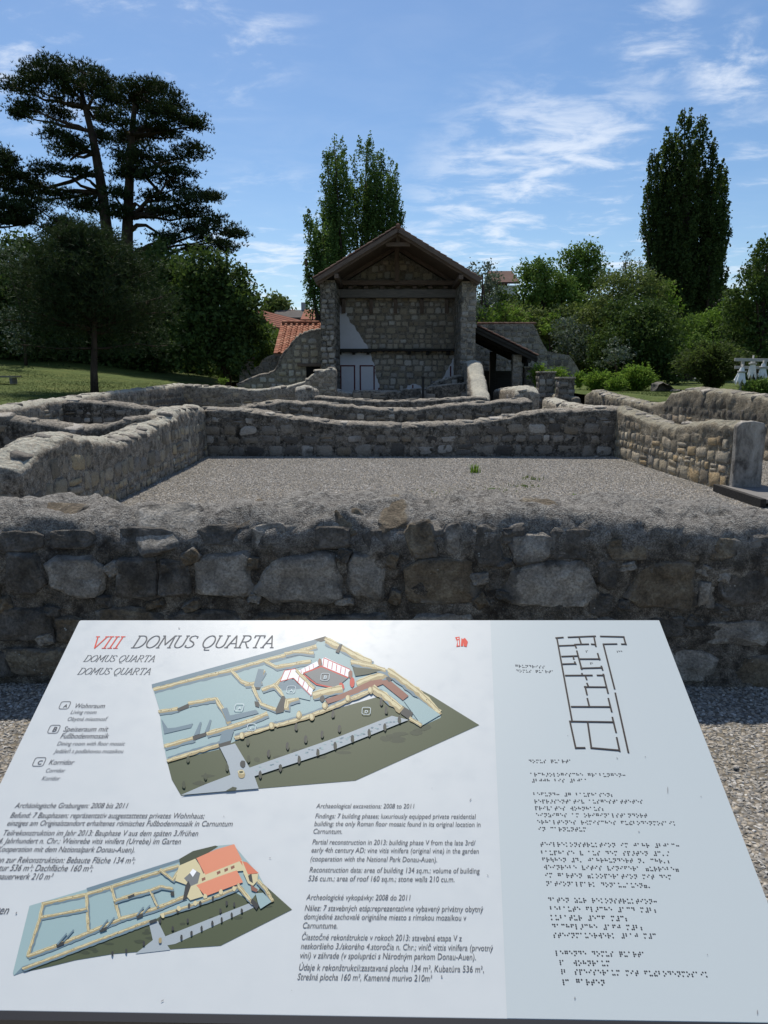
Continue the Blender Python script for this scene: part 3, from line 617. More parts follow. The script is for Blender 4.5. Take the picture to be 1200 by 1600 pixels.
W_('low wall joining the three squared corridor pillars', [(6.95, 26.4), (6.9, 34.5)], .35, [(0, .95), (8.1, 1.05)], MORT_WARM, ST_WARM, sides=(1,), row=(.16, .24), seed=41, step=.14)
# three squared pillar stumps of the corridor
for i, (px, Y, top, wd, lb) in enumerate(((883, 27.2, 592, .58, 'nearest'), (853, 30.3, 583, .66, 'middle'), (827, 34.0, 575, .52, 'farthest'))):
    p_ = P(px, top, Y); r0 = thing('pillar_stump', f'{lb} of the three squared masonry pillar stumps along the right corridor', 'pillar', (p_[0], Y, 0), 'pillar stumps along the corridor')
    box('pillar_core', MORT_DARK, (0, 0, p_[2]/2), (wd, wd, p_[2]), r0, .04)
    box('cap_slab', MORT_GREY, (0, 0, p_[2]+.03), (wd+.06, wd+.06, .07), r0, .02)
    its = []
    for (fx, fy, mt) in ((0, -1, 0), (-1, 0, 0)):
        for (u, z, w, h) in lay(wd, lambda t: p_[2]-.02, (.2, .28), (.8, 1.5), .03):
            pos = (p_[0]+fx*(wd/2-.035)+(u-wd/2)*abs(fy), Y+fy*(wd/2-.035)+(u-wd/2)*abs(fx), z)
            its.append(stone_matrix(pos, (abs(fy), abs(fx), 0), (fx, fy, 0), (0, 0, 1), w, .1, h))
    commit_stones(its, r0, Matrix.Translation((p_[0], Y, 0)), ST_PIL, 'block')

# doorway threshold and its post
th = thing('threshold', 'dark edged wooden threshold slab in the doorway at the right', 'threshold', (5.1, 9.6, 0))
box('step_board', WOOD_GR, (0, 0, .085), (.62, 1.3, .05), th, .006)
box('edge_beam', WOOD_DK, (-.345, 0, .06), (.07, 1.34, .12), th, .006); box('edge_beam', WOOD_DK, (.345, 0, .05), (.07, 1.34, .10), th, .006)
pp = thing('post', 'thin black metal post standing at the near end of the threshold', 'post', (4.95, 9.0, 0))
v, f = tube_data([(0, 0, 0), (0, 0, .62)], [.018, .018], 10); link('shaft', mesh_np('shaft', v, f, [flat('black_metal', (.015, .015, .016), .5)]), pp)
v, f = box_data(0, 0, .01, .12, .12, .02); link('foot_plate', mesh_np('foot_plate', np.array(v), f, [D.materials['black_metal']]), pp)
q = P(661, 600, 29.1); pp = thing('post', 'short black post at the doorway gap before the house', 'post', (q[0], 29.1, 0))
v, f = tube_data([(0, 0, 0), (0, 0, q[2]+.25)], [.05, .05], 8); link('shaft', mesh_np('shaft', v, f, [D.materials['black_metal']]), pp)
v, f = box_data(0, 0, q[2]+.27, .16, .16, .04); link('cap', mesh_np('cap', np.array(v), f, [D.materials['black_metal']]), pp)
# ------------------------------------------------------------------ the stone house
def tile_mesh(mat, w=.27, l=.34):
    """one course unit: a flat pan tile and the half round cover tile beside it (length along -Y, slope applied by the roof)"""
    parts = [box_data(0, 0, .012, w, l, .024)]
    n = 6; r0 = .075; V = []; F = []
    for j, y in enumerate((-l/2-.02, l/2)):
        rr = r0*(1.1 if j == 0 else .85)
        for k in range(n+1):
            a = math.pi*k/n; V.append((w/2+math.cos(a)*rr, y, .02+math.sin(a)*rr*.95))
        for k in range(n+1):
            a = math.pi*k/n; V.append((w/2+math.cos(a)*rr*.78, y, .02+math.sin(a)*rr*.72))
    m = 2*(n+1)
    for k in range(n): F.append((k, k+1, m+k+1, m+k)); F.append((k, n+1+k, n+2+k, k+1)); F.append((m+k, m+k+1, m+n+2+k, m+n+1+k))
    parts.append((V, F)); v, f = join_data(parts); return mesh_np('roof_tile', np.array(v), f, [mat])
def tile_roof(parent, pmat, ox, oy, oz, slope, rotz, cols, rows, mat, w=.27, l=.30, skip=None, name='roof_tile', limit=298):
    """tiles laid up a slope. local x along the eave, local y up the slope"""
    me = tile_mesh(mat, w, l+.06); base = Matrix.Translation((ox, oy, oz)) @ Matrix.Rotation(rotz, 4, 'Z') @ Matrix.Rotation(slope, 4, 'X'); cnt = 0
    inv = pmat.inverted(); lst = []
    for c in range(cols):
        for r in range(rows):
            if skip and skip(c, r): continue
            lst.append(base @ Matrix.Translation((w*(c+.5)+random.uniform(-.006, .006), l*(r+.5)+random.uniform(-.008, .008), .01)) @ Matrix.Rotation(R(-2.5)+random.uniform(-.012, .012), 4, 'X') @ Matrix.Rotation(random.uniform(-.012, .012), 4, 'Z'))
    lst.sort(key=lambda m: (m.to_translation()-cam.location).length)
    for m in lst[:limit]:
        o = D.objects.new(name, me); COL.objects.link(o); o.parent = parent; o.matrix_local = inv @ m
    if lst[limit:]:
        v = np.array([x.co[:] for x in me.vertices]); fs = [tuple(p.vertices) for p in me.polygons]; VV = []; FF = []; off = 0
        for m in lst[limit:]:
            A = np.array(inv @ m); VV.append(v @ A[:3, :3].T+A[:3, 3]); FF += [tuple(i+off for i in f) for f in fs]; off += len(v)
        stuff(link('far_tiles', mesh_np('far_tiles', np.vstack(VV), FF, [mat]), parent))
def face_prism(name, mat, poly_px, Y, depth, parent, origin):
    """a wall whose outline is a polygon facing the viewer at distance Y"""
    pts = [(P(a, b, Y)[0]-origin[0], P(a, b, Y)[2]-origin[2]) for a, b in poly_px]
    pts = [(x, max(z, -origin[2])) for x, z in pts]
    v, f = prism(pts, Y-origin[1], Y-origin[1]+depth); return link(name, mesh_np(name, np.array(v), f, [mat]), parent), pts
def in_poly(x, z, poly):
    c = False; n = len(poly)
    for i in range(n):
        x1, z1 = poly[i]; x2, z2 = poly[(i+1) % n]
        if (z1 > z) != (z2 > z) and x < (x2-x1)*(z-z1)/(z2-z1)+x1: c = not c
    return c
def face_stones(parent, pm, poly, Y, mat, row, asp, gap=.04, holes=(), dep=.1, proud=.02, lib='round', limit=295):
    xs = [p[0] for p in poly]; zs = [p[1] for p in poly]; x0, x1 = min(xs), max(xs); its = []; ox, oz = pm.to_translation().x, pm.to_translation().z
    def ok(u, z, w, h):
        for sx in (-.42, .42):
            for sz_ in (-.42, .42):
                if not in_poly(x0+u+w*sx, z+sz_*h+zmin, poly): return False
        return not any(in_poly(x0+u+ox, z+zmin+oz, hp) for hp in holes)
    zmin = max(min(zs), -oz)
    for (u, z, w, h) in lay(x1-x0, lambda t: max(zs)-zmin, row, asp, gap, .02, ok):
        its.append(stone_matrix((ox+x0+u, Y+dep/2-proud-random.uniform(0, .012), oz+z+zmin), (1, 0, 0), (0, -1, random.uniform(-.04, .04)), (0, 0, 1), w, dep, h, random.uniform(-.05, .05)))
    commit_stones(its, parent, pm, mat, lib, limit)

HY, BY = 32.0, 35.2
HO = (.59, HY, 0.0)
house = thing('stone_house', 'reconstructed stone house with open gabled front and tiled roof at the centre', 'house', HO)
hp = Matrix.Translation(HO)
xl0, xl1 = P(501, 500, HY)[0], P(524, 500, HY)[0]; xr0, xr1 = P(721, 500, HY)[0], P(743.5, 500, HY)[0]
zE = P(493, 437, 31.4)[2]; xE0 = P(492, 436, 31.4)[0]; xE1 = P(751, 436, 31.4)[0]; zA = P(622, 357, 31.4)[2]; xA = P(622, 357, 31.4)[0]
slope = math.atan2(zA-zE, (xE1-xE0)/2)
def zroof(x): return zA-abs(x-xA)*math.tan(slope)
# side walls, ending in the front pillars
for nm, x0, x1, inner in (('left_wall', xl0, xl1, 1), ('right_wall', xr0, xr1, -1)):
    top = zroof((x0+x1)/2)-.22
    # a front pillar widens a little and is ragged toward its foot
    V, F = prism([(x0, 0), (x1, 0), (x1, top), (x0, top)], 0, 14)
    V = np.array(V); V[:, 0] -= HO[0]
    side = link('side_wall', mesh_np('side_wall', V, F, [MORT_DARK if inner == 1 else MORT_GREY]), house)
    its = []
    for (u, z, w, h) in lay(x1-x0, lambda t: top-.05, (.16, .26), (.8, 1.5), .03):
        its.append(stone_matrix((x0+u, HY+.03, z), (1, 0, 0), (0, -1, 0), (0, 0, 1), w, .12, h, random.uniform(-.06, .06)))
    xf = x1 if inner == 1 else x0
    for (u, z, w, h) in lay(3.2, lambda t: top-.05, (.18, .28), (.9, 1.6), .04):
        its.append(stone_matrix((xf-inner*.03, HY+u, z), (0, 1, 0), (inner, 0, 0), (0, 0, 1), w, .1, h))
    commit_stones(its, side, hp, ST_PIL, 'round')
    # broken quoins standing proud on the outer edge
# back wall with its plaster remains
wpoly = [(xl1-HO[0], 0), (xr0-HO[0], 0), (xr0-HO[0], zroof(xr0)-.25), (xA-HO[0], zroof(xA)-.25), (xl1-HO[0], zroof(xl1)-.25)]
V, F = prism(wpoly, BY-HY, BY-HY+.5); bw = link('back_wall', mesh_np('back_wall', np.array(V), F, [MORT_HOUSE]), house)
PLA = M('plaster', .85, .2); wp = PLA.coord(world=True); PLA.color(PLA.mix(PLA.mr(PLA.noise(wp, 1.5, 6, .7), .35, .7, 0, .35), (.70, .70, .74), (.50, .49, .50))); PLA.bump(PLA.noise(wp, 20, 5), .01, .3); PLA = PLA.m
PRED = flat('painted_red', (.11, .022, .026), .8)
pl = [[(524, 470), (530, 474), (541, 489), (545, 500), (552, 508), (557, 515), (563, 523), (567, 532), (572, 538), (575, 545), (524, 545)],
      [(524, 550), (578, 552), (581, 562), (585, 570), (586, 582), (589, 590), (592, 600), (594, 612), (524, 612)],
      [(688, 597), (697, 583), (704, 569), (710, 557), (713, 557), (713, 612), (690, 612)],
      [(632, 611), (638, 603), (645, 599), (653, 601), (659, 606), (661, 612)]]
holes = [[(P(a, b, BY)[0], P(a, b, BY)[2]) for a, b in q] for q in pl]
face_stones(bw, hp, wpoly, BY, ST_HOUSE, (.18, .33), (.75, 1.6), .04, holes, lib='round', limit=299)
for i, q in enumerate(pl):
    # ragged edges between the traced points
    rg = []
    for k in range(len(q)):
        a, b = np.array(q[k], float), np.array(q[(k+1) % len(q)], float); m_ = max(1, int(np.linalg.norm(b-a)/3)); jag = 1.3 if 0 < k < len(q)-2 else 0
        for j in range(m_): rg.append(tuple(a+(b-a)*j/m_+(np.array([random.uniform(-jag, jag), random.uniform(-jag, jag)]))))
    face_prism('plaster_patch', PLA, rg, BY-.06, .07, house, HO)
def stripe(a, b, w, Y=BY-.066):
    p0, p1 = P(*a, Y), P(*b, Y); s = w/FPX*Y
    if abs(p0[0]-p1[0]) < .05: c = ((p0[0]+p1[0])/2, Y, (p0[2]+p1[2])/2); sz_ = (s, .01, abs(p0[2]-p1[2]))
    else: c = ((p0[0]+p1[0])/2, Y-.002, (p0[2]+p1[2])/2); sz_ = (abs(p0[0]-p1[0])+s, .01, s)
    box('painted_stripe', PRED, c, sz_, house, 0, (0, 0, 0), HO)
for a, b in (((532.5, 571.5), (532.5, 610)), ((554, 571.5), (554, 610)), ((532.5, 571.5), (554, 571.5)), ((563, 571.5), (563, 610)), ((584.5, 571.5), (584.5, 610)), ((563, 571.5), (582, 571.5)), ((592, 606), (592, 611)), ((704, 572), (704, 590)), ((645, 601), (645, 611))):
    stripe(a, b, 2.1)
# truss, beams, corbels
def hb(name, mat, a, b, w, h): return beam(name, mat, a, b, w, h, house, HO)
def pz(py, Y): return P(600, py, Y)[2]
hb('tie_beam', WOOD_BR, (xl1-.1, 34.6, pz(442, 34.6)), (xr0+.1, 34.6, pz(442, 34.6)), .22, .2)
hb('tie_beam', WOOD_GR, (xl1-.05, 34.85, pz(459, 34.85)), (xr0+.05, 34.85, pz(459, 34.85)), .3, .37)
x = P(620, 400, 34.4)[0]; hb('king_post', WOOD_BR, (x, 34.42, pz(440, 34.4)), (x, 34.42, pz(376, 34.4)), .16, .2)
hb('collar_beam', WOOD_BR, (P(603, 382, 31.9)[0], 31.9, pz(382, 31.9)), (P(641, 382, 31.9)[0], 31.9, pz(382, 31.9)), .14, .17)
hb('king_post', WOOD_BR, (xA, 31.95, pz(381, 31.9)), (xA, 31.95, zA-.16), .12, .14)
for px in (537, 580, 618, 659, 698):
    p_ = P(px, 467, 34.9); q_ = P(px, 489, 35.1); hb('corbel', WOOD_BR, (p_[0], 34.92, p_[2]), (q_[0], 35.1, q_[2]), .17, .2)
for px in (548, 572, 597, 622, 648, 672, 696):
    p_ = P(px, 449.5, 34.8); box('joist_end', WOOD_BR, (p_[0], 34.8, p_[2]), (.2, .3, .12), house, .01, (0, 0, 0), HO)
for s in (-1, 1):
    xe = xE0+.02 if s < 0 else xE1-.02
    for Y in (31.62, 34.9):
        hb('rafter', WOOD_BR, (xe, Y, zE-.13), (xA-s*-.02, Y, zA-.15), .13, .17)
    xw = xl1+.1 if s < 0 else xr0-.1; hb('wall_plate', WOOD_BR, (xw-s*-.0, 31.45, zroof(xw)-.36), (xw, 35.1, zroof(xw)-.36), .18, .18)
# broken floor ledge
lp = []
xs_ = np.linspace(xl1, xr0, 60); zt = pz(545.5, 35.0)
for x in xs_: lp.append((x-HO[0], zt+.01))
for x in xs_[::-1]: lp.append((x-HO[0], zt-.07-random.uniform(0, .07)-(.05 if x < -.6 else 0)))
V, F = prism(lp, 34.72-HY, 35.15-HY); link('floor_ledge', mesh_np('floor_ledge', np.array(V), F, [WOOD_DK]), house)
for px in (531, 553, 575, 640, 668, 700): p_ = P(px, 551, 35); box('joist_stub', WOOD_DK, (p_[0], 35.0, p_[2]-.02), (.14, .3, .14), house, .01, (0, 0, 0), HO)
# roof
for s in (-1, 1):
    xe = xE0 if s < 0 else xE1; th_ = .09
    n_ = Vector((s*math.sin(slope), 0, math.cos(slope)))
    V, F = prism([(xe-HO[0], zE-.06), (xA-HO[0], zA-.06), (xA-HO[0], zA+th_-.06), (xe-HO[0]-0*s, zE+th_-.06)], 31.4-HY, 46-HY)
    rf = link('roof', mesh_np('roof', np.array(V), F, [WOOD_BR]), house)
    ln_ = (xE1-xE0)/2/math.cos(slope); rows = int(ln_/.30)
    # eave runs along Y; local x of the tiling runs along the eave
    ncol = 6
    if s < 0: tile_roof(rf, hp, xe, 31.4+.27*40, zE+.045, slope, -math.pi/2, 40, rows+1, TILE_OLD, .27, .29)
    else: tile_roof(rf, hp, xe, 31.38, zE+.045, slope, math.pi/2, 40, rows+1, TILE_OLD, .27, .29)
    hb('verge_board', WOOD_BR, (xe, 31.36, zE-.05), (xA, 31.36, zA-.05), .05, .17)
for k in range(36):
    v, f = tube_data([(0, 0, 0), (0, .40, 0)], [.11, .09], 8); 
    if k == 0: ridge_me = mesh_np('ridge_tile', v, f, [TILE_OLD], True)
    link('ridge_tile', ridge_me, house, (xA-HO[0], 31.3+k*.37-HY, zA+.08))
V, F = prism([(xl1-HO[0]-.4, 0), (xr0-HO[0]+.4, 0), (xr0-HO[0]+.4, 4.6), (xl1-HO[0]-.4, 4.6)], 13, 13.4); link('rear_wall', mesh_np('rear_wall', np.array(V), F, [MORT_GREY]), house)

# ------------------------------------------------------------------ left annex with the red tiled lean-to
AO = (-4.0, 34.0, 0.0); annex = thing('side_building', 'small stone annex with a bright red tiled roof left of the house', 'building', AO); am = Matrix.Translation(AO)
cur = [(372, 608), (372, 602), (400, 590), (420, 586), (431, 580), (438, 572), (441, 560), (449, 548), (457, 540), (463, 531), (470, 525), (480, 521), (492, 518), (503, 517), (503, 608)]
aw, ap = face_prism('front_wall', MORT_HOUSE, cur, 33.4, .45, annex, AO)
door = [(476, 569), (500, 569), (500, 612), (476, 612)]; dh = [(P(a, b, 33.4)[0], P(a, b, 33.4)[2]) for a, b in door]
face_stones(aw, am, ap, 33.4, ST_HOUSE, (.2, .3), (.8, 1.5), .05, [[(a, b) for a, b in dh]])
q0, q1 = P(478, 573, 33.3), P(500, 592, 33.3)
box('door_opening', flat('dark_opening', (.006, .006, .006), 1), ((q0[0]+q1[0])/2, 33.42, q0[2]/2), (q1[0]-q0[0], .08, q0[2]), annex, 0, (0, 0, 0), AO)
l0 = P(464, 570, 33.2); l1 = P(502, 570, 33.2); beam('door_lintel', WOOD_BR, (l0[0], 33.36, l0[2]), (l1[0], 33.36, l1[2]), .14, .13, annex, AO)
# rounded mortar coping on the broken wall top
cur = [cur[0], cur[1]]+[(x_+random.uniform(-1, 1), y_+random.uniform(-1.2, 1.2)) for (xa_, ya_), (xb_, yb_) in zip(cur[1:-2], cur[2:-1]) for x_, y_ in ((xa_, ya_), ((xa_*2+xb_)/3, (ya_*2+yb_)/3), ((xa_+2*xb_)/3, (ya_+2*yb_)/3))]+[cur[-2], cur[-1]]
cp = [(P(a, b+.4, 33.6)[0]-AO[0], 33.62-AO[1], P(a, b+.4, 33.6)[2]) for a, b in cur[1:-1]]
v, f = tube_data(cp, [.12]*len(cp), 8); cpm = mesh_np('wall_coping', v, f, [MORT_DARK], True); link('wall_coping', cpm, annex)
rT, rB = P(445, 506, 37.2), P(431, 551, 34.5)
sl = math.atan2(rT[2]-rB[2], 37.2-34.5); rl = math.hypot(rT[2]-rB[2], 2.7); x_l = rB[0]-.1; x_r = P(503, 506, 37.2)[0]
V = [(x_l, 34.5, rB[2]), (x_r, 34.5, rB[2]), (x_r, 37.2, rT[2]), (x_l+.0, 37.2, rT[2])]; V = [(a-AO[0], b-AO[1], c-.05) for a, b, c in V]; V += [(a, b, c-.1) for a, b, c in V]
rf = link('roof', mesh_np('roof', np.array(V), [(0, 1, 2, 3), (7, 6, 5, 4), (0, 4, 5, 1), (1, 5, 6, 2), (2, 6, 7, 3), (3, 7, 4, 0)], [WOOD_BR]), annex)
tile_roof(rf, am, x_l, 34.5, rB[2]-.03, sl, 0, int((x_r-x_l)/.26)+1, int(rl/.245)+1, TILE, .27, .245)
for k in range(int((x_r-x_l)/.3)):
    if k == 0: v, f = tube_data([(0, 0, 0), (.36, 0, 0)], [.1, .085], 8); rme = mesh_np('ridge_tile', v, f, [TILE], True)
    link('ridge_tile', rme, annex, (x_l+.05+k*.3-AO[0], 37.2-AO[1], rT[2]+.06))
for x0_, x1_, nm in ((x_l+.2, x_r, 'rear_wall'),): box(nm, MORT_HOUSE, ((x0_+x1_)/2, 37.3, rT[2]/2-.05), (x1_-x0_, .3, rT[2]-.1), annex, 0, (0, 0, 0), AO)

GO = (-6.5, 36.4, 0.0); gw = thing('garden_wall', 'broken stone garden wall with a red tile topped pier at its left end', 'wall', GO); gm_ = Matrix.Translation(GO)
gp = [(374, 608), (374, 566), (393, 564), (394, 575), (404, 572), (410, 562), (418, 557), (430, 553), (448, 552), (448, 608)]
g0, gpp = face_prism('wall_core', MORT_GREY, gp, 36.2, .5, gw, GO); face_stones(g0, gm_, gpp, 36.2, ST_PIL, (.2, .28), (.9, 1.5), .05)
for k in range(3): q_ = P(374+k*7+3, 563-k*.8, 36.3); link('cap_tile', tile_mesh(TILE, .2, .5) if k == 0 else capt, gw, (q_[0]-GO[0], 36.35-GO[1], q_[2]-GO[2]), (R(12), 0, 0)); capt = D.meshes['roof_tile'] if 'capt' not in globals() else capt

# ------------------------------------------------------------------ porch on the right
PO = (5.6, 35.5, 0.0); porch = thing('porch', 'open porch under a steep tiled lean-to roof on the right side of the house', 'porch', PO); pm_ = Matrix.Translation(PO)
a_, b_ = P(743, 509, 33.0), P(840, 557, 33.0)
V, F = prism([(a_[0]-PO[0], a_[2]-.12), (b_[0]-PO[0], b_[2]-.12), (b_[0]-PO[0], b_[2]), (a_[0]-PO[0], a_[2])], 33-PO[1], 37.6-PO[1]); rf = link('roof', mesh_np('roof', np.array(V), F, [WOOD_DK]), porch)
ps = math.atan2(a_[2]-b_[2], b_[0]-a_[0]); tile_roof(rf, pm_, b_[0], 32.98, b_[2]+.03, ps, math.pi/2, 17, int(math.hypot(a_[2]-b_[2], b_[0]-a_[0])/.28)+1, TILE_OLD, .27, .285)
for Y in (33.1, 34.5, 36, 37.4): beam('rafter', WOOD_DK, (a_[0], Y, a_[2]-.2), (b_[0], Y, b_[2]-.2), .1, .14, porch, PO)
for px, Y, w in ((807, 33.6, .4), (822, 34.6, .2), (770, 37.2, .3)):
    q_ = P(px, 566, Y); h_ = a_[2]-(q_[0]-a_[0])*math.tan(ps)-.3
    bx_ = box('pillar', MORT_GREY if w == .4 else WOOD_DK, (q_[0], Y, h_/2), (w, w, h_), porch, .02, (0, 0, 0), PO)
    if w == .4:
        its = []
        for (u, z, ww, h) in lay(w, lambda t: h_, (.2, .3), (.9, 1.3), .03): its.append(stone_matrix((q_[0]-w/2+u, Y-w/2+.03, z), (1, 0, 0), (0, -1, 0), (0, 0, 1), ww, .1, h))
        commit_stones(its, bx_, Matrix.Translation((q_[0], Y, h_/2)), ST_PIL, 'block')
beam('eave_beam', WOOD_DK, (b_[0]-.35, 33.1, b_[2]-.18), (b_[0]-.35, 37.5, b_[2]-.18), .16, .16, porch, PO)
box('rear_wall', WOOD_DK, ((a_[0]+b_[0])/2, 37.65, 1.0), (b_[0]-a_[0]-.2, .1, 2.0), porch, 0, (0, 0, 0), PO)
RO = (6.2, 39.5, 0.0); rw = thing('gable_wall', 'grey stone gable ruin stepping down to the right behind the porch roof', 'wall', RO)
rp = [(741, 608), (741, 507), (833, 506), (839, 516), (844, 528), (850, 540), (856, 549), (872, 552), (889, 555), (897, 565), (904, 577), (915, 590), (915, 608)]
r0_, rpp = face_prism('wall_core', MORT_GREY, rp, 39.3, .5, rw, RO); face_stones(r0_, Matrix.Translation(RO), rpp, 39.3, ST_PIL, (.22, .32), (.9, 1.5), .05)
for k in range(11):
    q_ = P(746+k*8.3, 505.3, 39.5)
    if k == 0: v, f = tube_data([(0, 0, 0), (.3, 0, 0)], [.07, .06], 8); cme = mesh_np('coping_tile', v, f, [TILE_OLD], True)
    link('coping_tile', cme, rw, (q_[0]-RO[0], 39.5-RO[1], q_[2]))
# ------------------------------------------------------------------ trees and plants
def leaf_mat(name, cols, trans=.25):
    m = M(name, .75, .1); g = m.n('ShaderNodeNewGeometry'); c = m.ramp(g.outputs['Random Per Island'], [(i/(len(cols)-1), q) for i, q in enumerate(cols)])
    m.color(c)
    if trans:
        t = m.n('ShaderNodeBsdfTranslucent'); m.l(m.mix(.5, c, (.10, .16, .02), 'MIX'), t.inputs[0]); mx = m.n('ShaderNodeMixShader'); mx.inputs[0].default_value = trans
        m.l(m.b.outputs[0], mx.inputs[1]); m.l(t.outputs[0], mx.inputs[2]); m.l(mx.outputs[0], m.t.nodes['Material Output'].inputs[0])
    return m.m
LF_DARK = leaf_mat('leaf_dark', [(0.031, 0.056, 0.018), (0.052, 0.090, 0.025), (0.086, 0.133, 0.040)])
LF_MID = leaf_mat('leaf_mid', [(0.069, 0.122, 0.029), (0.110, 0.190, 0.039), (0.182, 0.269, 0.064)], .3)
LF_OLIVE = leaf_mat('leaf_olive', [(0.091, 0.125, 0.036), (0.143, 0.181, 0.056), (0.202, 0.232, 0.081)], .3)
LF_BRIGHT = leaf_mat('leaf_bright', [(0.097, 0.179, 0.025), (0.152, 0.262, 0.035), (0.235, 0.344, 0.055)], .4)
LF_GREY = leaf_mat('leaf_grey', [(0.072, 0.094, 0.070), (0.120, 0.150, 0.114), (0.192, 0.216, 0.180)], .2)
LF_POP = leaf_mat('leaf_poplar', [(.055, .11, .03), (.09, .16, .042), (.15, .22, .07)], .4)
NEEDLE = leaf_mat('needle', [(0.014, 0.025, 0.011), (0.025, 0.043, 0.018), (0.048, 0.068, 0.025)], .08)
NEEDLE_G = leaf_mat('needle_green', [(0.017, 0.032, 0.015), (0.029, 0.050, 0.023), (0.050, 0.071, 0.032)], .1)
BARK = M('bark', .95, .1); wb = BARK.coord(world=True); BARK.color(BARK.ramp(BARK.noise(wb, 6, 5, .7, 0, (1, 1, .3)), [(.3, (.025, .019, .015)), (.7, (.085, .065, .05))])); BARK.bump(BARK.noise(wb, 14, 4), .03, .8); BARK = BARK.m
def rnd_dirs(n):
    d = rng.normal(size=(n, 3)); return d/np.linalg.norm(d, axis=1)[:, None]
def leaves_mesh(name, C, S, mat, ratio=.55, upb=None):
    """C centres (n,3), S sizes (n,): one kite shaped leaf per centre"""
    n = len(C); a = rnd_dirs(n)
    if upb is not None: a = a*.55+upb; a /= np.linalg.norm(a, axis=1)[:, None]
    b = np.cross(a, rnd_dirs(n)); b /= np.linalg.norm(b, axis=1)[:, None]+1e-9
    s = S[:, None]; V = np.stack([C-a*s*.5, C+b*s*ratio*.5-a*s*.05, C+a*s*.5, C-b*s*ratio*.5-a*s*.05], 1).reshape(-1, 3)
    return mesh_np(name, V, np.arange(4*n).reshape(n, 4), [mat])
def fill(blobs, dens, clump, sl, per, hollow=.3):
    """blobs: (centre, radii). clumps of leaves through each blob, thicker toward its skin"""
    CC = []; SS = []
    for c, r in blobs:
        c = np.array(c); r = np.array(r); k = max(5, int(dens*(r[0]*r[1]*r[2])**(2/3)*46))
        d = rnd_dirs(k); rad = rng.uniform(hollow**3, 1, k)**(1/3); rad *= 1+.16*vnoise(d*2.3, int(abs(c[0]*10)) % 97)
        cen = c+d*r*rad[:, None]
        cs = clump*rng.uniform(.6, 1.3, k)
        for j in range(k):
            m = int(per*rng.uniform(.6, 1.3)); g = rng.normal(size=(m, 3))*cs[j]*(.5, .5, .38); CC.append(cen[j]+g); SS.append(sl*rng.uniform(.6, 1.35, m))
    return np.vstack(CC), np.concatenate(SS)
def px_blob(px, py, rx, ry, Y, dy=0, depth=1.0):
    c = P(px, py, Y+dy); s = (Y+dy)/FPX; return (c, (rx*s, rx*s*depth, ry*s))
def trunk_mesh(paths, mat=BARK):
    return mesh_np('trunk', *join_data([tube_data(p, r, n) for p, r, n in paths]), [mat], True)
def crooked(a, b, k=5, am=.06):
    a = np.array(a, float); b = np.array(b, float); t = np.linspace(0, 1, k)[:, None]; q = a+(b-a)*t; l = np.linalg.norm(b-a)
    q[1:-1] += rng.normal(size=(k-2, 3))*am*l; return q
def tree(name, label, cat, base, blobs, mat, dens=1.0, clump=.5, leaf=.2, per=26, trunk_r=.2, hollow=.3, group=None, fork=.35, limbs=7, ratio=.55, trunk=True):
    base = np.array(base, float); root = thing(name, label, cat, tuple(base), group)
    C, S = fill(blobs, dens, clump, leaf, per, hollow); link('crown', leaves_mesh('crown', C-base, S, mat, ratio), root)
    if trunk:
        top = max(blobs, key=lambda q: q[0][2])[0]; cen = np.mean([q[0] for q in blobs], axis=0)
        main = crooked(base, np.array([(cen[0]+top[0])/2, (cen[1]+top[1])/2, top[2]]), 6, .02); ps = [(main-base, np.linspace(trunk_r, trunk_r*.15, 6), 8)]
        for c, r in blobs[:limbs*2:max(1, len(blobs)//limbs)][:limbs]:
            i = 1 if fork < .4 else 2; ps.append((crooked(main[i]+(main[i+1]-main[i])*random.random(), c, 4)-base, np.linspace(trunk_r*.5, trunk_r*.1, 4), 5))
        link('trunk', trunk_mesh(ps), root)
    return root
def zbase(x, Y): return float(zl(x, Y)) if x < -8 else (float(zr(x, Y)) if x > 8.2 else .3)

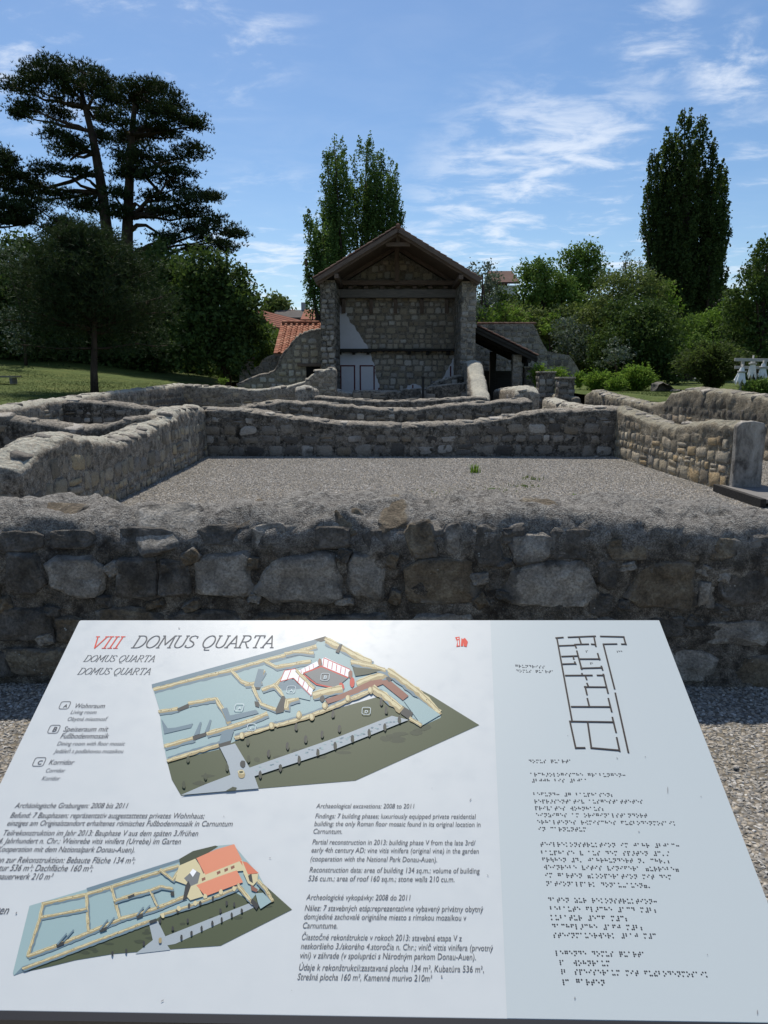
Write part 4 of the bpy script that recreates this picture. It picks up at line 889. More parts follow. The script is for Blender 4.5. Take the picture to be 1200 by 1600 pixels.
# --- two tall black pines and a third at the picture's edge
def pine(label, Y, trunk_px, pads, r0, seed, extra_limbs=(), group='tall black pines above the lawn'):
    tp = np.array([P(a, b, Y) for a, b in trunk_px]); base = tp[0].copy(); base[2] = zbase(base[0], Y); tp = np.vstack([base[None], tp])
    root = thing('pine_tree', label, 'tree', tuple(base), group)
    rad = np.interp(np.linspace(0, 1, len(tp)), [0, .25, 1], [r0*1.35, r0, r0*.3]); ps = [(tp-base, rad, 9)]
    TP = []; TA = []
    rr = np.random.default_rng(seed)
    for (px, py, rx, ry) in pads:
        dy = rr.uniform(-2.0, 2.0); c = P(px, py, Y+dy); s = Y/FPX; rx_, rz_ = rx*s*1.0, ry*s*.95
        # the limb that carries the pad
        i = int(np.argmin(np.abs(tp[:, 2]-(c[2]-abs(c[0]-np.interp(c[2], tp[:, 2], tp[:, 0]))*.25-.3)))); i = max(1, i)
        st = tp[i]; mid = (st+c)/2+np.array([0, 0, -.25+rr.uniform(-.2, .3)]); 
        t = np.linspace(0, 1, 6)[:, None]; q = (1-t)**2*st+2*t*(1-t)*mid+t*t*(c-[0, 0, rz_*.4])
        q[1:-1] += rr.normal(size=(4, 3))*.07; ps.append((q-base, np.linspace(min(.13, r0*.5), .03, 6), 5))
        k = int(26*rx*ry/100)+10
        # sub pads: twig clusters in a flattened lens
        for _ in range(max(7, int(rx*ry/44))):
            d = rnd_dirs(1)[0]; cc = c+d*np.array([rx_, rx_*.9, rz_])*rr.uniform(.25, .98)**.6; m = int(rr.uniform(48, 78)); g = rr.normal(size=(m, 3))*np.array([.34, .34, .11])
            pts = cc+g; TP.append(pts); TA.append(np.repeat(d[None]*np.array([1, 1, .1]), m, 0))
            if rr.random() < .6: ps.append((np.array([c-[0, 0, rz_*.4], (c+cc)/2-[0, 0, .1], cc])-base, [.035, .025, .012], 4))
    T = np.vstack(TP); A = np.vstack(TA); n = len(T); nb = 5
    ax = A*.35+np.array([0, 0, .75])+rr.normal(size=(n, 3))*.45; ax /= np.linalg.norm(ax, axis=1)[:, None]
    V = []
    for b in range(nb):
        d = ax*.9+rr.normal(size=(n, 3))*.5; d /= np.linalg.norm(d, axis=1)[:, None]; s = np.cross(d, rnd_dirs(n)); s /= np.linalg.norm(s, axis=1)[:, None]; L_ = rr.uniform(.13, .24, n)[:, None]
        V.append(np.stack([T-s*.027, T+s*.027, T+d*L_], 1))
    V = np.stack(V, 1).reshape(-1, 3); link('crown', mesh_np('crown', V-base, np.arange(len(V)).reshape(-1, 3), [NEEDLE]), root)
    for lp in extra_limbs:
        q = np.array([P(a, b, Y) for a, b in lp]); ps.append((q-base, np.linspace(.16, .06, len(q)), 6))
    link('trunk', trunk_mesh(ps), root)
pine('left of the two tall black pines, its trunk leaning to a flat topped crown', 46, [(178, 440), (170, 385), (160, 300), (150, 240), (143, 205), (133, 168), (126, 135)],
     [(58, 108, 24, 13), (95, 102, 28, 13), (130, 108, 28, 14), (162, 122, 24, 12), (28, 134, 22, 8), (60, 136, 30, 13), (110, 132, 34, 15), (155, 145, 28, 16), (42, 160, 15, 10), (33, 177, 7, 7), (100, 156, 30, 12), (170, 160, 18, 14),
      (88, 182, 18, 14), (92, 208, 17, 14), (100, 238, 20, 12), (118, 222, 14, 12), (78, 262, 24, 8), (62, 284, 28, 11), (50, 305, 26, 10), (60, 322, 30, 12), (40, 340, 26, 10), (88, 300, 18, 7), (120, 318, 17, 12), (108, 345, 22, 10), (148, 322, 15, 10), (88, 362, 16, 8), (125, 268, 9, 6), (160, 215, 14, 12), (165, 188, 14, 12)], .36, 1,
     ([(150, 242), (138, 236), (122, 240), (110, 250)], [(158, 275), (135, 273), (110, 284), (80, 292), (60, 300)]))
pine('right of the two tall black pines, straight trunk and long drooping limbs on the right', 45, [(196, 440), (198, 400), (200, 340), (203, 270), (206, 210), (212, 150)],
     [(222, 138, 20, 10), (244, 134, 14, 10), (200, 152, 22, 12), (240, 152, 26, 12), (270, 158, 18, 9), (215, 172, 28, 14), (252, 172, 26, 10), (286, 182, 22, 8), (306, 195, 14, 7), (190, 188, 22, 14), (238, 196, 26, 11), (188, 218, 24, 14), (222, 214, 24, 13), (262, 212, 24, 8), (296, 236, 20, 8),
      (228, 240, 30, 12), (272, 250, 26, 10), (184, 244, 20, 12), (232, 268, 26, 9), (284, 268, 24, 8), (190, 268, 14, 9), (276, 290, 28, 9), (250, 306, 24, 9), (318, 306, 18, 8), (295, 315, 26, 9), (178, 300, 14, 9), (226, 330, 20, 8), (262, 330, 28, 9), (306, 334, 30, 11), (345, 350, 26, 9), (366, 366, 13, 9), (330, 368, 28, 10), (290, 356, 26, 8), (262, 372, 20, 8), (300, 390, 18, 7), (345, 384, 18, 7), (180, 330, 12, 8)], .40, 2,
     ([(201, 335), (212, 318), (222, 326), (236, 332)], [(203, 362), (214, 352), (228, 352), (250, 366)], [(206, 262), (222, 270), (240, 290), (258, 310)], [(208, 232), (228, 244), (252, 262), (272, 284)]))
pine('black pine crown reaching in at the left edge of the picture', 44, [(-50, 440), (-46, 360), (-42, 280), (-40, 220)],
     [(0, 244, 12, 7), (14, 262, 18, 9), (26, 275, 10, 7), (-5, 285, 20, 10), (18, 296, 18, 10), (4, 318, 22, 9), (26, 330, 22, 9), (10, 345, 24, 9), (34, 348, 14, 8), (-40, 230, 30, 14), (-60, 270, 34, 16), (-45, 320, 34, 16), (-90, 250, 24, 14), (-90, 300, 28, 14)], .36, 3)

# --- small soft pine on the lawn in front of the dark thicket
Yp = 24.5; b0 = P(148, 612, Yp); root = thing('pine_tree', 'small round crowned young pine with a bare short trunk on the lawn', 'tree', (b0[0], Yp, float(zl(b0[0], Yp))))
base = np.array([b0[0], Yp, float(zl(b0[0], Yp))])
CT = []; DR = []; lim = []
for k in range(76):
    h = rng.uniform(0, 1)**.8; z0_ = 525-172*h; rr_ = (118*(1-h**1.7)**.7+8)*rng.uniform(.75, 1.02); a = rng.uniform(0, 2*math.pi); s = Yp/FPX
    st = P(146-14*h, z0_+22, Yp); en = st+np.array([math.cos(a)*rr_*s, math.sin(a)*rr_*s, rng.uniform(-.1, .95)*rr_*s*.45+.1]); q = crooked(st, en, 6, .03); lim.append((q-base, np.linspace(.045, .012, 6), 4))
    for t in np.linspace(.25, 1, 11):
        c = st+(en-st)*t; m = 26; CT.append(c+rng.normal(size=(m, 3))*(.30, .30, .24)); d = (en-st)/np.linalg.norm(en-st); DR.append(np.repeat(d[None]+np.array([0, 0, .35]), m, 0))
C = np.vstack(CT); Dr = np.vstack(DR); n = len(C); VV = []
for b in range(5):
    d = Dr*.6+rng.normal(size=(n, 3))*.55; d /= np.linalg.norm(d, axis=1)[:, None]; s = np.cross(d, rnd_dirs(n)); s /= np.linalg.norm(s, axis=1)[:, None]; VV.append(np.stack([C-s*.012, C+s*.012, C+d*rng.uniform(.10, .2, n)[:, None]], 1))
V = np.stack(VV, 1).reshape(-1, 3); link('crown', mesh_np('crown', V-base, np.arange(len(V)).reshape(-1, 3), [NEEDLE_G]), root)
link('trunk', trunk_mesh([(crooked(base, P(146, 480, Yp), 5, .01)-base, [.14, .12, .10, .08, .06], 9), (crooked(P(146, 480, Yp), P(130, 372, Yp), 5, .02)-base, [.06, .05, .04, .03, .02], 7)]+lim), root)

def T(name, label, cat, Y, pxb, mat, bx=None, **k):
    bl = [px_blob(a, b, c, c*(q[0] if q else .9), Y, rng.uniform(-1.2, 1.2), k.get('depth', .9)) for a, b, c, *q in pxb]; k.pop('depth', None)
    cx_ = np.mean([q[0][0] for q in bl]) if bx is None else P(bx, 592, Y)[0]
    return tree(name, label, cat, (cx_, Y, zbase(cx_, Y)), bl, mat, **k)
# --- the dark thicket on the left
T('tree', 'dark broadleaf tree at the left edge behind the lawn', 'tree', 38, [(-30, 430, 60), (30, 410, 42), (10, 470, 55), (55, 440, 38), (-20, 520, 60), (40, 520, 50)], LF_DARK, dens=1.1, leaf=.24, clump=.6, per=30)
T('tree', 'dark bushy tree filling the gap under the leaning black pine', 'tree', 41, [(95, 410, 40), (70, 450, 45), (120, 450, 45), (90, 500, 50), (150, 420, 30), (60, 540, 50), (130, 545, 50)], LF_DARK, dens=1.1, leaf=.24, clump=.6, per=30)
T('tree', 'dark broadleaf tree directly behind the trunks of the black pines', 'tree', 40, [(215, 430, 40), (255, 415, 34), (285, 440, 40), (200, 480, 50), (255, 480, 50), (230, 540, 50), (190, 545, 45)], LF_DARK, dens=1.1, leaf=.24, clump=.6, per=30)
T('tree', 'rounded dark green tree at the right end of the left thicket', 'tree', 37, [(312, 420, 36), (345, 440, 40), (372, 470, 34), (320, 470, 50), (385, 505, 30), (345, 515, 48), (300, 530, 48), (398, 540, 22), (365, 560, 30)], LF_DARK, dens=1.15, leaf=.22, clump=.5, per=30)
T('hedge', 'low dark undergrowth running below the thicket behind the lawn', 'hedge', 42, [(-60, 570, 50), (20, 575, 45), (90, 580, 42), (160, 585, 42), (230, 588, 40), (300, 590, 40), (370, 588, 34), (410, 590, 24)], LF_DARK, dens=.8, leaf=.27, clump=.6, per=34, trunk=False, hollow=.1)
T('hedge', 'tall dark hedge mass closing the view behind the left trees', 'hedge', 47, [(-40, 500, 60), (40, 500, 60), (130, 500, 60), (220, 500, 60), (300, 505, 55), (360, 520, 45), (20, 560, 60), (120, 560, 60), (220, 560, 60), (320, 565, 50), (395, 570, 28)], LF_DARK, dens=.7, leaf=.34, clump=.8, per=34, trunk=False, hollow=.1)
T('shrub', 'grey leaved shrub at the left edge in front of the thicket', 'shrub', 35, [(10, 400, 26), (35, 420, 22), (20, 500, 24), (30, 530, 22)], LF_GREY, dens=.55, leaf=.16, clump=.4, per=20, trunk_r=.08)
T('shrub', 'dark shrub beside the tile topped pier left of the annex', 'shrub', 39, [(404, 520, 20), (425, 530, 18), (412, 550, 22), (440, 545, 16), (390, 560, 20)], LF_MID, dens=1.2, leaf=.2, clump=.4, trunk_r=.08)
T('tree', 'small distant round tree above the far rooftops left of the house', 'tree', 85, [(430, 474, 14), (423, 482, 12), (440, 484, 12)], LF_OLIVE, dens=.9, leaf=.45, clump=.8, per=22, trunk_r=.25)
# --- poplars
def poplar(label, Y, cols, mat, bx, leaf=.2, dens=1.0, group='lombardy poplars', tr=.4, per=26, n_s=1.0):
    s = Y/FPX; CC = []; SS = []; base = P(bx, 592, Y); base[2] = .2; ps = []; UP = []
    root = thing('poplar_tree', label, 'tree', tuple(base), group)
    for (x0, y0, x1, y1, r) in cols:           # (bottom px, bottom py, top px, top py, radius px): one rising limb of foliage
        dy = rng.uniform(-1, 1)*r*s*.9; a = P(x0, y0, Y+dy); b = P(x1, y1, Y+dy); ln_ = np.linalg.norm(b-a); k = max(8, int(dens*ln_*r*s*9))
        ps.append((np.vstack([base+[0, 0, 1.0], a+(base+[0, 0, 1]-a)*.3, a, (a+b)/2, b])-base, [tr*.45, tr*.3, tr*.22, tr*.12, .03], 5))
        for j in range(k):           # upright plumes of leaves, each narrowing to its tip
            t = rng.uniform(-.06, .93); prof = math.sin(math.pi*min(.97, max(0, t)*.70+.28))**.7; ang = rng.uniform(0, 6.28); q = a+(b-a)*t; rr_ = r*s*prof*rng.uniform(.1, 1)**.5; L_ = rng.uniform(.9, 2.3)*n_s*min(1, .35+(1-t)*2)
            o_ = np.array([math.cos(ang), math.sin(ang), 0])*rr_; m = int(per*L_*1.5*rng.uniform(.8, 1.2)); u = rng.uniform(0, 1, m)**.8; wd_ = (.26*(1-u)+.05)*n_s
            CC.append(q+o_*.8+u[:, None]*(np.array([0, 0, L_])+o_*.55)+rng.normal(size=(m, 3))*wd_[:, None]*(.75, .75, .6)); SS.append(leaf*rng.uniform(.6, 1.3, m))
    link('crown', leaves_mesh('crown', np.vstack(CC)-base, np.concatenate(SS), mat, .7), root)
    ps.append((np.vstack([base, base+[0, 0, 5], P(cols[0][2], cols[0][3]+60, Y)])-base, [tr, tr*.7, .08], 8)); link('trunk', trunk_mesh(ps), root)
poplar('tall left hand poplar with a pointed plume directly behind the house roof', 53, [(535, 420, 522, 216, 20), (520, 400, 511, 240, 15), (530, 420, 531, 285, 23), (520, 430, 514, 320, 22), (528, 420, 524, 250, 20), (520, 430, 510, 370, 22)], LF_POP, 530, leaf=.15, dens=1.0)
poplar('broader right hand poplar leaning slightly right behind the house roof', 54, [(565, 400, 574, 221, 20), (580, 400, 590, 238, 20), (595, 395, 610, 264, 20), (600, 390, 620, 290, 15), (560, 400, 553, 305, 16), (585, 400, 588, 275, 25), (610, 390, 634, 332, 11), (570, 410, 572, 285, 24), (600, 395, 608, 320, 22)], LF_POP, 575, leaf=.15, dens=1.1)
poplar('small loose poplar shoots left of the house roof', 50, [(505, 450, 477, 345, 9), (500, 440, 490, 366, 10), (495, 490, 482, 396, 14), (515, 450, 504, 372, 14), (488, 500, 494, 430, 16), (505, 490, 512, 398, 18)], LF_POP, 500, leaf=.16, dens=1.3, tr=.2)
poplar('massive dark columnar poplar towering over the right hand garden', 56, [(1065, 500, 1070, 168, 22), (1050, 500, 1045, 200, 20), (1085, 500, 1095, 178, 20), (1035, 490, 1022, 232, 18), (1105, 490, 1116, 215, 16), (1028, 480, 1010, 290, 14), (1112, 480, 1128, 262, 14), (1060, 500, 1060, 250, 34), (1085, 500, 1090, 270, 34), (1040, 480, 1030, 330, 24), (1110, 480, 1120, 320, 20), (1070, 500, 1070, 330, 44), (1020, 440, 1006, 345, 10), (1115, 440, 1130, 345, 9)],
       leaf_mat('leaf_poplar_dark', [(.03, .055, .018), (.05, .082, .026), (.09, .12, .04)], .35), 1070, leaf=.19, dens=1.05, tr=.6, per=30)
# --- trees of the right background
T('tree', 'greyish green tree touching the right eave of the house', 'tree', 46, [(752, 425, 18), (765, 440, 20), (758, 470, 26), (748, 495, 20)], LF_GREY, dens=.8, leaf=.18, clump=.4, per=22)
T('tree', 'dark tree with open twigs between house eave and far brown roof', 'tree', 49, [(775, 475, 26), (800, 480, 22), (790, 500, 24), (815, 500, 24)], LF_DARK, dens=1.1, leaf=.2, clump=.45)
T('tree', 'full rounded green tree right of the distant brown roof', 'tree', 50, [(826, 425, 20), (848, 422, 22), (835, 450, 28), (865, 448, 28), (850, 478, 34), (885, 470, 26), (880, 440, 18)], LF_MID, dens=1.15, leaf=.2, clump=.45)
T('tree', 'taller dark green tree rising behind the rounded ones right of centre', 'tree', 56, [(895, 402, 18), (918, 396, 18), (930, 410, 14), (905, 425, 26), (930, 435, 24), (900, 460, 26)], LF_MID, dens=1.1, leaf=.22, clump=.45)
T('tree', 'pale airy willow tree between the round trees and the big poplar', 'tree', 52, [(955, 425, 16), (975, 408, 14), (990, 420, 18), (1005, 425, 16), (970, 440, 20)], LF_GREY, dens=.5, leaf=.16, clump=.4, per=18)
T('tree', 'arching vine covered tree in front of the big poplar', 'tree', 44, [(960, 450, 26), (990, 440, 30), (1018, 455, 28), (940, 480, 28), (985, 480, 40), (1025, 495, 32), (1000, 520, 40), (1040, 520, 26)], LF_OLIVE, dens=1.0, leaf=.18, clump=.42)
T('tree', 'very dark yew like tree low at the end of the corridor view', 'tree', 41, [(985, 500, 40), (1020, 500, 34), (985, 530, 46), (1030, 540, 40), (950, 550, 34), (1005, 575, 44), (1045, 570, 32), (960, 580, 30)], LF_DARK, dens=1.4, leaf=.18, clump=.45, hollow=.2)
T('shrub', 'silvery grey shrub above the stepped gable ruin', 'shrub', 43, [(882, 505, 20), (900, 520, 22), (878, 535, 20), (905, 545, 20)], LF_GREY, dens=.9, leaf=.16, clump=.35, per=22, trunk_r=.08)
T('shrub', 'silvery shrub at the foot of the dark tree right of the ruin', 'shrub', 38, [(960, 545, 20), (978, 555, 16), (950, 560, 16)], LF_GREY, dens=.9, leaf=.15, clump=.3, per=22, trunk_r=.06)
T('shrub', 'mixed green shrub mass behind the tall gable ruin', 'shrub', 46, [(775, 505, 24), (800, 500, 26), (830, 505, 26), (855, 515, 24), (880, 500, 26), (920, 510, 34), (930, 550, 34), (900, 560, 30)], LF_OLIVE, dens=1.2, leaf=.2, clump=.4, trunk_r=.1)
T('shrub', 'yellow green sunlit bush between dark tree and poplar foot', 'shrub', 45, [(1040, 455, 16), (1050, 480, 16), (1048, 510, 18), (1060, 535, 18)], LF_BRIGHT, dens=.9, leaf=.17, clump=.35, trunk_r=.08)
T('hedge', 'trimmed green hedge behind the feathery shrub below the poplar', 'hedge', 47, [(1075, 510, 22), (1100, 505, 22), (1125, 500, 22), (1145, 510, 22), (1085, 540, 26), (1120, 540, 28), (1150, 545, 26)], LF_MID, dens=1.3, leaf=.18, clump=.35, trunk=False, hollow=.1)
T('shrub', 'bright yellow green shrub topping the hedge left of the white gable', 'shrub', 44, [(1105, 495, 14), (1128, 488, 14), (1140, 480, 10)], LF_BRIGHT, dens=.9, leaf=.16, clump=.3, trunk_r=.06)
T('tree', 'dark conifer like tree rising at the right edge of the picture', 'tree', 36, [(1205, 395, 26), (1185, 425, 28), (1210, 440, 40), (1168, 450, 26), (1190, 480, 44), (1150, 480, 20), (1160, 510, 30), (1205, 530, 44), (1165, 545, 28), (1240, 480, 50)], LF_DARK, dens=1.25, leaf=.17, clump=.4, per=30)
T('hedge', 'long mixed green tree belt closing the view far behind the right garden', 'hedge', 62, [(735+k*30, 505+12*math.sin(k*1.7), 30) for k in range(15)]+[(735+k*34, 560, 34) for k in range(14)], LF_MID, dens=.6, leaf=.36, clump=.8, per=30, trunk=False, hollow=.1)
T('shrub', 'sunlit yellow green bush above the porch roof right of the house', 'shrub', 45, [(765, 492, 16), (790, 488, 18), (812, 494, 14)], LF_BRIGHT, dens=.8, leaf=.17, clump=.35, trunk_r=.06)
T('shrub', 'fresh green bush between the silvery shrub and the rounded tree', 'shrub', 44.5, [(862, 500, 14), (856, 515, 14)], LF_BRIGHT, dens=.7, leaf=.17, clump=.35, trunk_r=.06)
# far belt so that no bare horizon shows
T('far_wood', 'x', 'wood', 120, [(-300+i*85, 575, 44) for i in range(22)], LF_DARK, dens=.05, leaf=1.3, clump=2.4, per=26, trunk=False, hollow=.1)
fw = COL.objects['far_wood']
for o in list(fw.children): o.parent = None; o.location = fw.location; o.name = 'far_wood_mass'; stuff(o)
D.objects.remove(fw)
# --- feathery shrub with arching sprays
def sprays(name, label, px, py, Y, R_px, H_px, n, mat, leaf=.07, per=46, curl=.25, cat='shrub', wd=.05, group=None):
    b = P(px, py, Y); s = Y/FPX; x0 = b[0]; zb = b[2]; base = np.array([x0, Y, zb]); root = thing(name, label, cat, tuple(base), group); CC = []; AX = []; st = []
    for k in range(n):
        a = rng.uniform(0, 6.28); rr_ = R_px*s*rng.uniform(.15, 1)**.6; h = H_px*s*rng.uniform(.55, 1.05)*(1-.35*(rr_/(R_px*s))**2); t = np.linspace(0, 1, 8)[:, None]
        e = np.array([math.cos(a)*rr_, math.sin(a)*rr_, h*(1-curl*.6)]); m_ = np.array([e[0]*.35, e[1]*.35, h*.85]); q = 2*t*(1-t)*m_+t*t*e
        st.append((q, np.linspace(.014, .004, 8), 3)); u = rng.uniform(.12, 1, per); qq = np.stack([np.interp(u, t[:, 0], q[:, i]) for i in range(3)], 1)
        CC.append(qq+rng.normal(size=(per, 3))*wd); d = np.gradient(q, axis=0); d /= np.linalg.norm(d, axis=1)[:, None]; AX.append(np.stack([np.interp(u, t[:, 0], d[:, i]) for i in range(3)], 1))
    C = np.vstack(CC); link('leaves', leaves_mesh('leaves', C, leaf*rng.uniform(.6, 1.4, len(C)), mat, .4, np.vstack(AX)), root); link('stems', mesh_np('stems', *join_data([tube_data(*q) for q in st]), [BARK]), root)
    return root
FEA = leaf_mat('leaf_feathery', [(.035, .052, .018), (.06, .085, .028), (.10, .13, .045)], .35)
sprays('feathery_shrub', 'large feathery tamarisk like shrub with arching sprays right of centre behind the tall wall', 1112, 612, 27, 62, 88, 330, FEA, leaf=.11, per=80, wd=.07)
BR = LF_BRIGHT
sprays('shrub', 'bright green shrub in the corridor garden, left one of the pair behind the wall', 935, 616, 29, 26, 42, 110, BR, leaf=.12, per=40, wd=.08)
sprays('shrub', 'taller bright green shrub in the corridor garden beside the fallen grey block', 992, 616, 28.5, 34, 52, 150, BR, leaf=.12, per=44, wd=.08)
sprays('shrub', 'small lime green shrub filling the gap between the two bright shrubs', 962, 616, 28, 20, 30, 70, BR, leaf=.1, per=36, wd=.07)
sprays('grapevine', 'lime green vine climbing beside the farthest pillar stump', 842, 606, 33, 20, 44, 50, BR, leaf=.13, per=26, wd=.08, cat='vine')
sprays('grapevine', 'lime green vine behind the middle pillar stump', 868, 606, 31.5, 18, 38, 50, BR, leaf=.13, per=26, wd=.08, cat='vine')
sprays('grapevine', 'small lime green vine behind the nearest pillar stump', 905, 606, 30, 12, 32, 40, BR, leaf=.12, per=26, wd=.06, cat='vine')
sprays('shrub', 'low green planting at the foot of the white parasols', 1185, 622, 24, 30, 34, 110, LF_MID, leaf=.10, per=40, wd=.06)
sprays('shrub', 'tiny yellow green plant on the far left wall before the annex pier', 348, 601, 28, 9, 13, 24, BR, leaf=.07, per=16, wd=.03)
b = P(1035, 603, 27.5); sv, sf = UNIT[3]; rk = thing('boulder', 'dark grey fallen block lying right of the bright green shrubs', 'boulder', (b[0], 27.5, 1.05))
link('rock', stone_mesh(2, ST_DARK, 'fine'), rk, (0, 0, .12), (.1, .25, .3), (.7, .5, .5)); link('rock', stone_mesh(5, ST_DARK, 'fine'), rk, (.5, -.1, .0), (0, .1, .9), (.5, .4, .3))
# weeds on the gravel
def weed(label, px, py, n, h, w, mat):
    r = ray(px, py); t = -EYE/r[2]; q = CO+r*t; root = thing('weed', label, 'weed', (q[0], q[1], 0)); V = []; F = []
    for k in range(n):
        a = rng.uniform(0, 6.28); l = h*rng.uniform(.5, 1.1); d = np.array([math.cos(a), math.sin(a), 0])*l*rng.uniform(.15, .6); s = np.array([-math.sin(a), math.cos(a), 0])*.006; p0 = rng.normal(size=3)*w*(1, 1, 0)
        i = len(V); V += [p0-s, p0+s, p0+d*.45+[0, 0, l*.6]+s*.8, p0+d*.45+[0, 0, l*.6]-s*.8, p0+d+[0, 0, l*.85]]; F += [(i, i+1, i+2, i+3), (i+3, i+2, i+4)]
    stuff(link('blades', mesh_np('blades', np.array(V), F, [mat]), root))
    link('root_crown', mesh_np('root_crown', *tube_data([(0, 0, -.01), (0, 0, .02)], [w*.6, w*.3], 6), [LF_DARK]), root)
weed('upright green weed tuft standing alone on the gravel near the far wall', 742, 739, 60, .20, .035, LF_BRIGHT)
weed('low flat weed tuft on the gravel right of the upright one', 833, 750, 50, .07, .09, LF_OLIVE)
weed('sparse flat weed patch near the middle of the gravel right side', 820, 760, 40, .05, .10, LF_OLIVE)
weed('faint wide weed patch low on the gravel behind the near wall', 715, 772, 70, .04, .30, LF_OLIVE)
weed('single little weed just behind the near wall top right of middle', 897, 779, 20, .08, .02, LF_BRIGHT)
weed('thin weed patch on the gravel halfway to the upright weed', 770, 765, 40, .04, .16, LF_OLIVE)
# loose stones on the gravel outside
PALE = M('pale_stone', .9, .2); PALE.color(PALE.ramp(PALE.noise(PALE.coord(), 3, 5, .7), [(.3, (.34, .31, .27)), (.7, (.58, .55, .50))])); PALE.bump(PALE.noise(PALE.coord(), 9, 4), .05, .6)
for lb, px, py, s_ in (('pale flat pebble lying on the gravel right of the board', 1150, 1202, .034), ('small pale stone by the base of the far gravel room wall', 932, 715, .11)):
    r = ray(px, py); t = -EYE/r[2]; q = CO+r*t; uu = np.linspace(0, 2*math.pi, 12, endpoint=False); V = []; F = []
    for z, rd in ((0, .4), (.22, .5), (.42, .36), (.5, .15)): V += [(rd*math.cos(a)*(1+.16*math.sin(a*2+1)), rd*.72*math.sin(a)*(1+.1*math.cos(a*3)), z*.6) for a in uu]
    for j_ in range(3): F += [(j_*12+i, j_*12+(i+1) % 12, (j_+1)*12+(i+1) % 12, (j_+1)*12+i) for i in range(12)]
    F.append(tuple(range(36, 48))); rt = link('pebble', mesh_np('pebble', np.array(V), F, [PALE.m], True), None, (q[0], q[1], .006), (0, .1, .5), (s_, s_, s_)); tag(rt, lb, 'stone')
# ------------------------------------------------------------------ far houses, parasols, bench
def far_house(label, Y, x0, x1, yb, yt, depth, wallc, roofc, roof_px, gable=False, wins=(), origin=None):
    """front wall between pixel columns x0..x1; roof_px: outline of the roof front as pixels"""
    cx_ = P((x0+x1)/2, 592, Y)[0]; O_ = (cx_, Y, 0.0); h = thing('far_house', label, 'house', O_)
    a, b = P(x0, yt, Y), P(x1, yt, Y)
    box('wall', wallc, ((a[0]+b[0])/2, Y+depth/2, a[2]/2), (b[0]-a[0], depth, a[2]), h, 0, (0, 0, 0), O_)
    pts = [(P(u, v, Y)[0]-cx_, P(u, v, Y)[2]) for u, v in roof_px]
    return h, O_, pts
RW = flat('render_cream', (.36, .35, .17), .9); WW = flat('render_white', (.62, .62, .62), .9); GW = flat('render_grey', (.32, .34, .37), .9)
def far_roof(name, roof_col, ribs=0):
    m = M(name, .9, .15); w = m.coord(world=True); m.color(m.mix(m.mr(m.noise(w, 2.2, 5, .7), .35, .7, .5, 0), roof_col, tuple(.45*c for c in roof_col)))
    wv = m.n('ShaderNodeTexWave', wave_type='BANDS', bands_direction='Z'); m.l(w, wv.inputs[0]); wv.inputs['Scale'].default_value = 1.6; m.bump(wv.outputs[0], .06, .6); return m.m
RR = far_roof('far_roof_red', (.28, .11, .07)); RB = far_roof('far_roof_brown', (.12, .07, .055)); RG = far_roof('far_roof_grey', (.10, .09, .085)); RO_ = far_roof('far_roof_orange', (.36, .16, .10))
def gable_house(label, Y, xg0, xg1, xa, ya, ye, dx, length, wallm, roofm, win=()):
    """a house seen at its gable end: eaves at pixel row ye, apex (xa, ya); the ridge runs back and by dx metres sideways"""
    A = P(xa, ya, Y); L0 = P(xg0, ye, Y); R0 = P(xg1, ye, Y); O_ = (A[0], Y, 0.0); h = thing('far_house', label, 'house', O_)
    g = [(L0[0]-A[0], -.2), (R0[0]-A[0], -.2), (R0[0]-A[0], R0[2]), (0, A[2]), (L0[0]-A[0], L0[2])]; n = 5
    V = [(x, 0, z) for x, z in g]+[(x+dx, length, z) for x, z in g]; F = [tuple(range(5)), tuple(range(9, 4, -1))]+[(i, i+5, (i+1) % 5+5, (i+1) % 5) for i in (0, 1, 2, 3, 4)]
    link('wall', mesh_np('wall', np.array(V), F, [wallm]), h)
    for s, E in ((-1, L0), (1, R0)):
        e = np.array([(E[0]-A[0])*1.1, 0, A[2]+(E[2]-A[2])*1.1+.12]); a = np.array([0, 0, A[2]+.12]); d = np.array([dx, length+.3, 0]); o_ = np.array([0, -.35, 0])
        Q = [e+o_, a+o_, a+d, e+d]; V = Q+[q+np.array([0, 0, .16]) for q in Q]; link('roof', mesh_np('roof', np.array(V), [(0, 1, 2, 3), (7, 6, 5, 4), (0, 4, 5, 1), (1, 5, 6, 2), (2, 6, 7, 3), (3, 7, 4, 0)], [roofm]), h)
    for (px, py, wpx, hpx) in win:
        q = P(px, py, Y); s = Y/FPX; box('window', flat('window_dark', (.03, .035, .04), .2, .5), (q[0], Y-.03, q[2]), (wpx*s, .08, hpx*s), h, .01, (0, 0, 0), O_)
    return h, O_
gable_house('cream gabled house with a dark red roof behind the left garden shrubs', 60, 388, 424, 399, 488, 513, 3.0, 14, RW, RR, ((398, 507, 3, 4),))
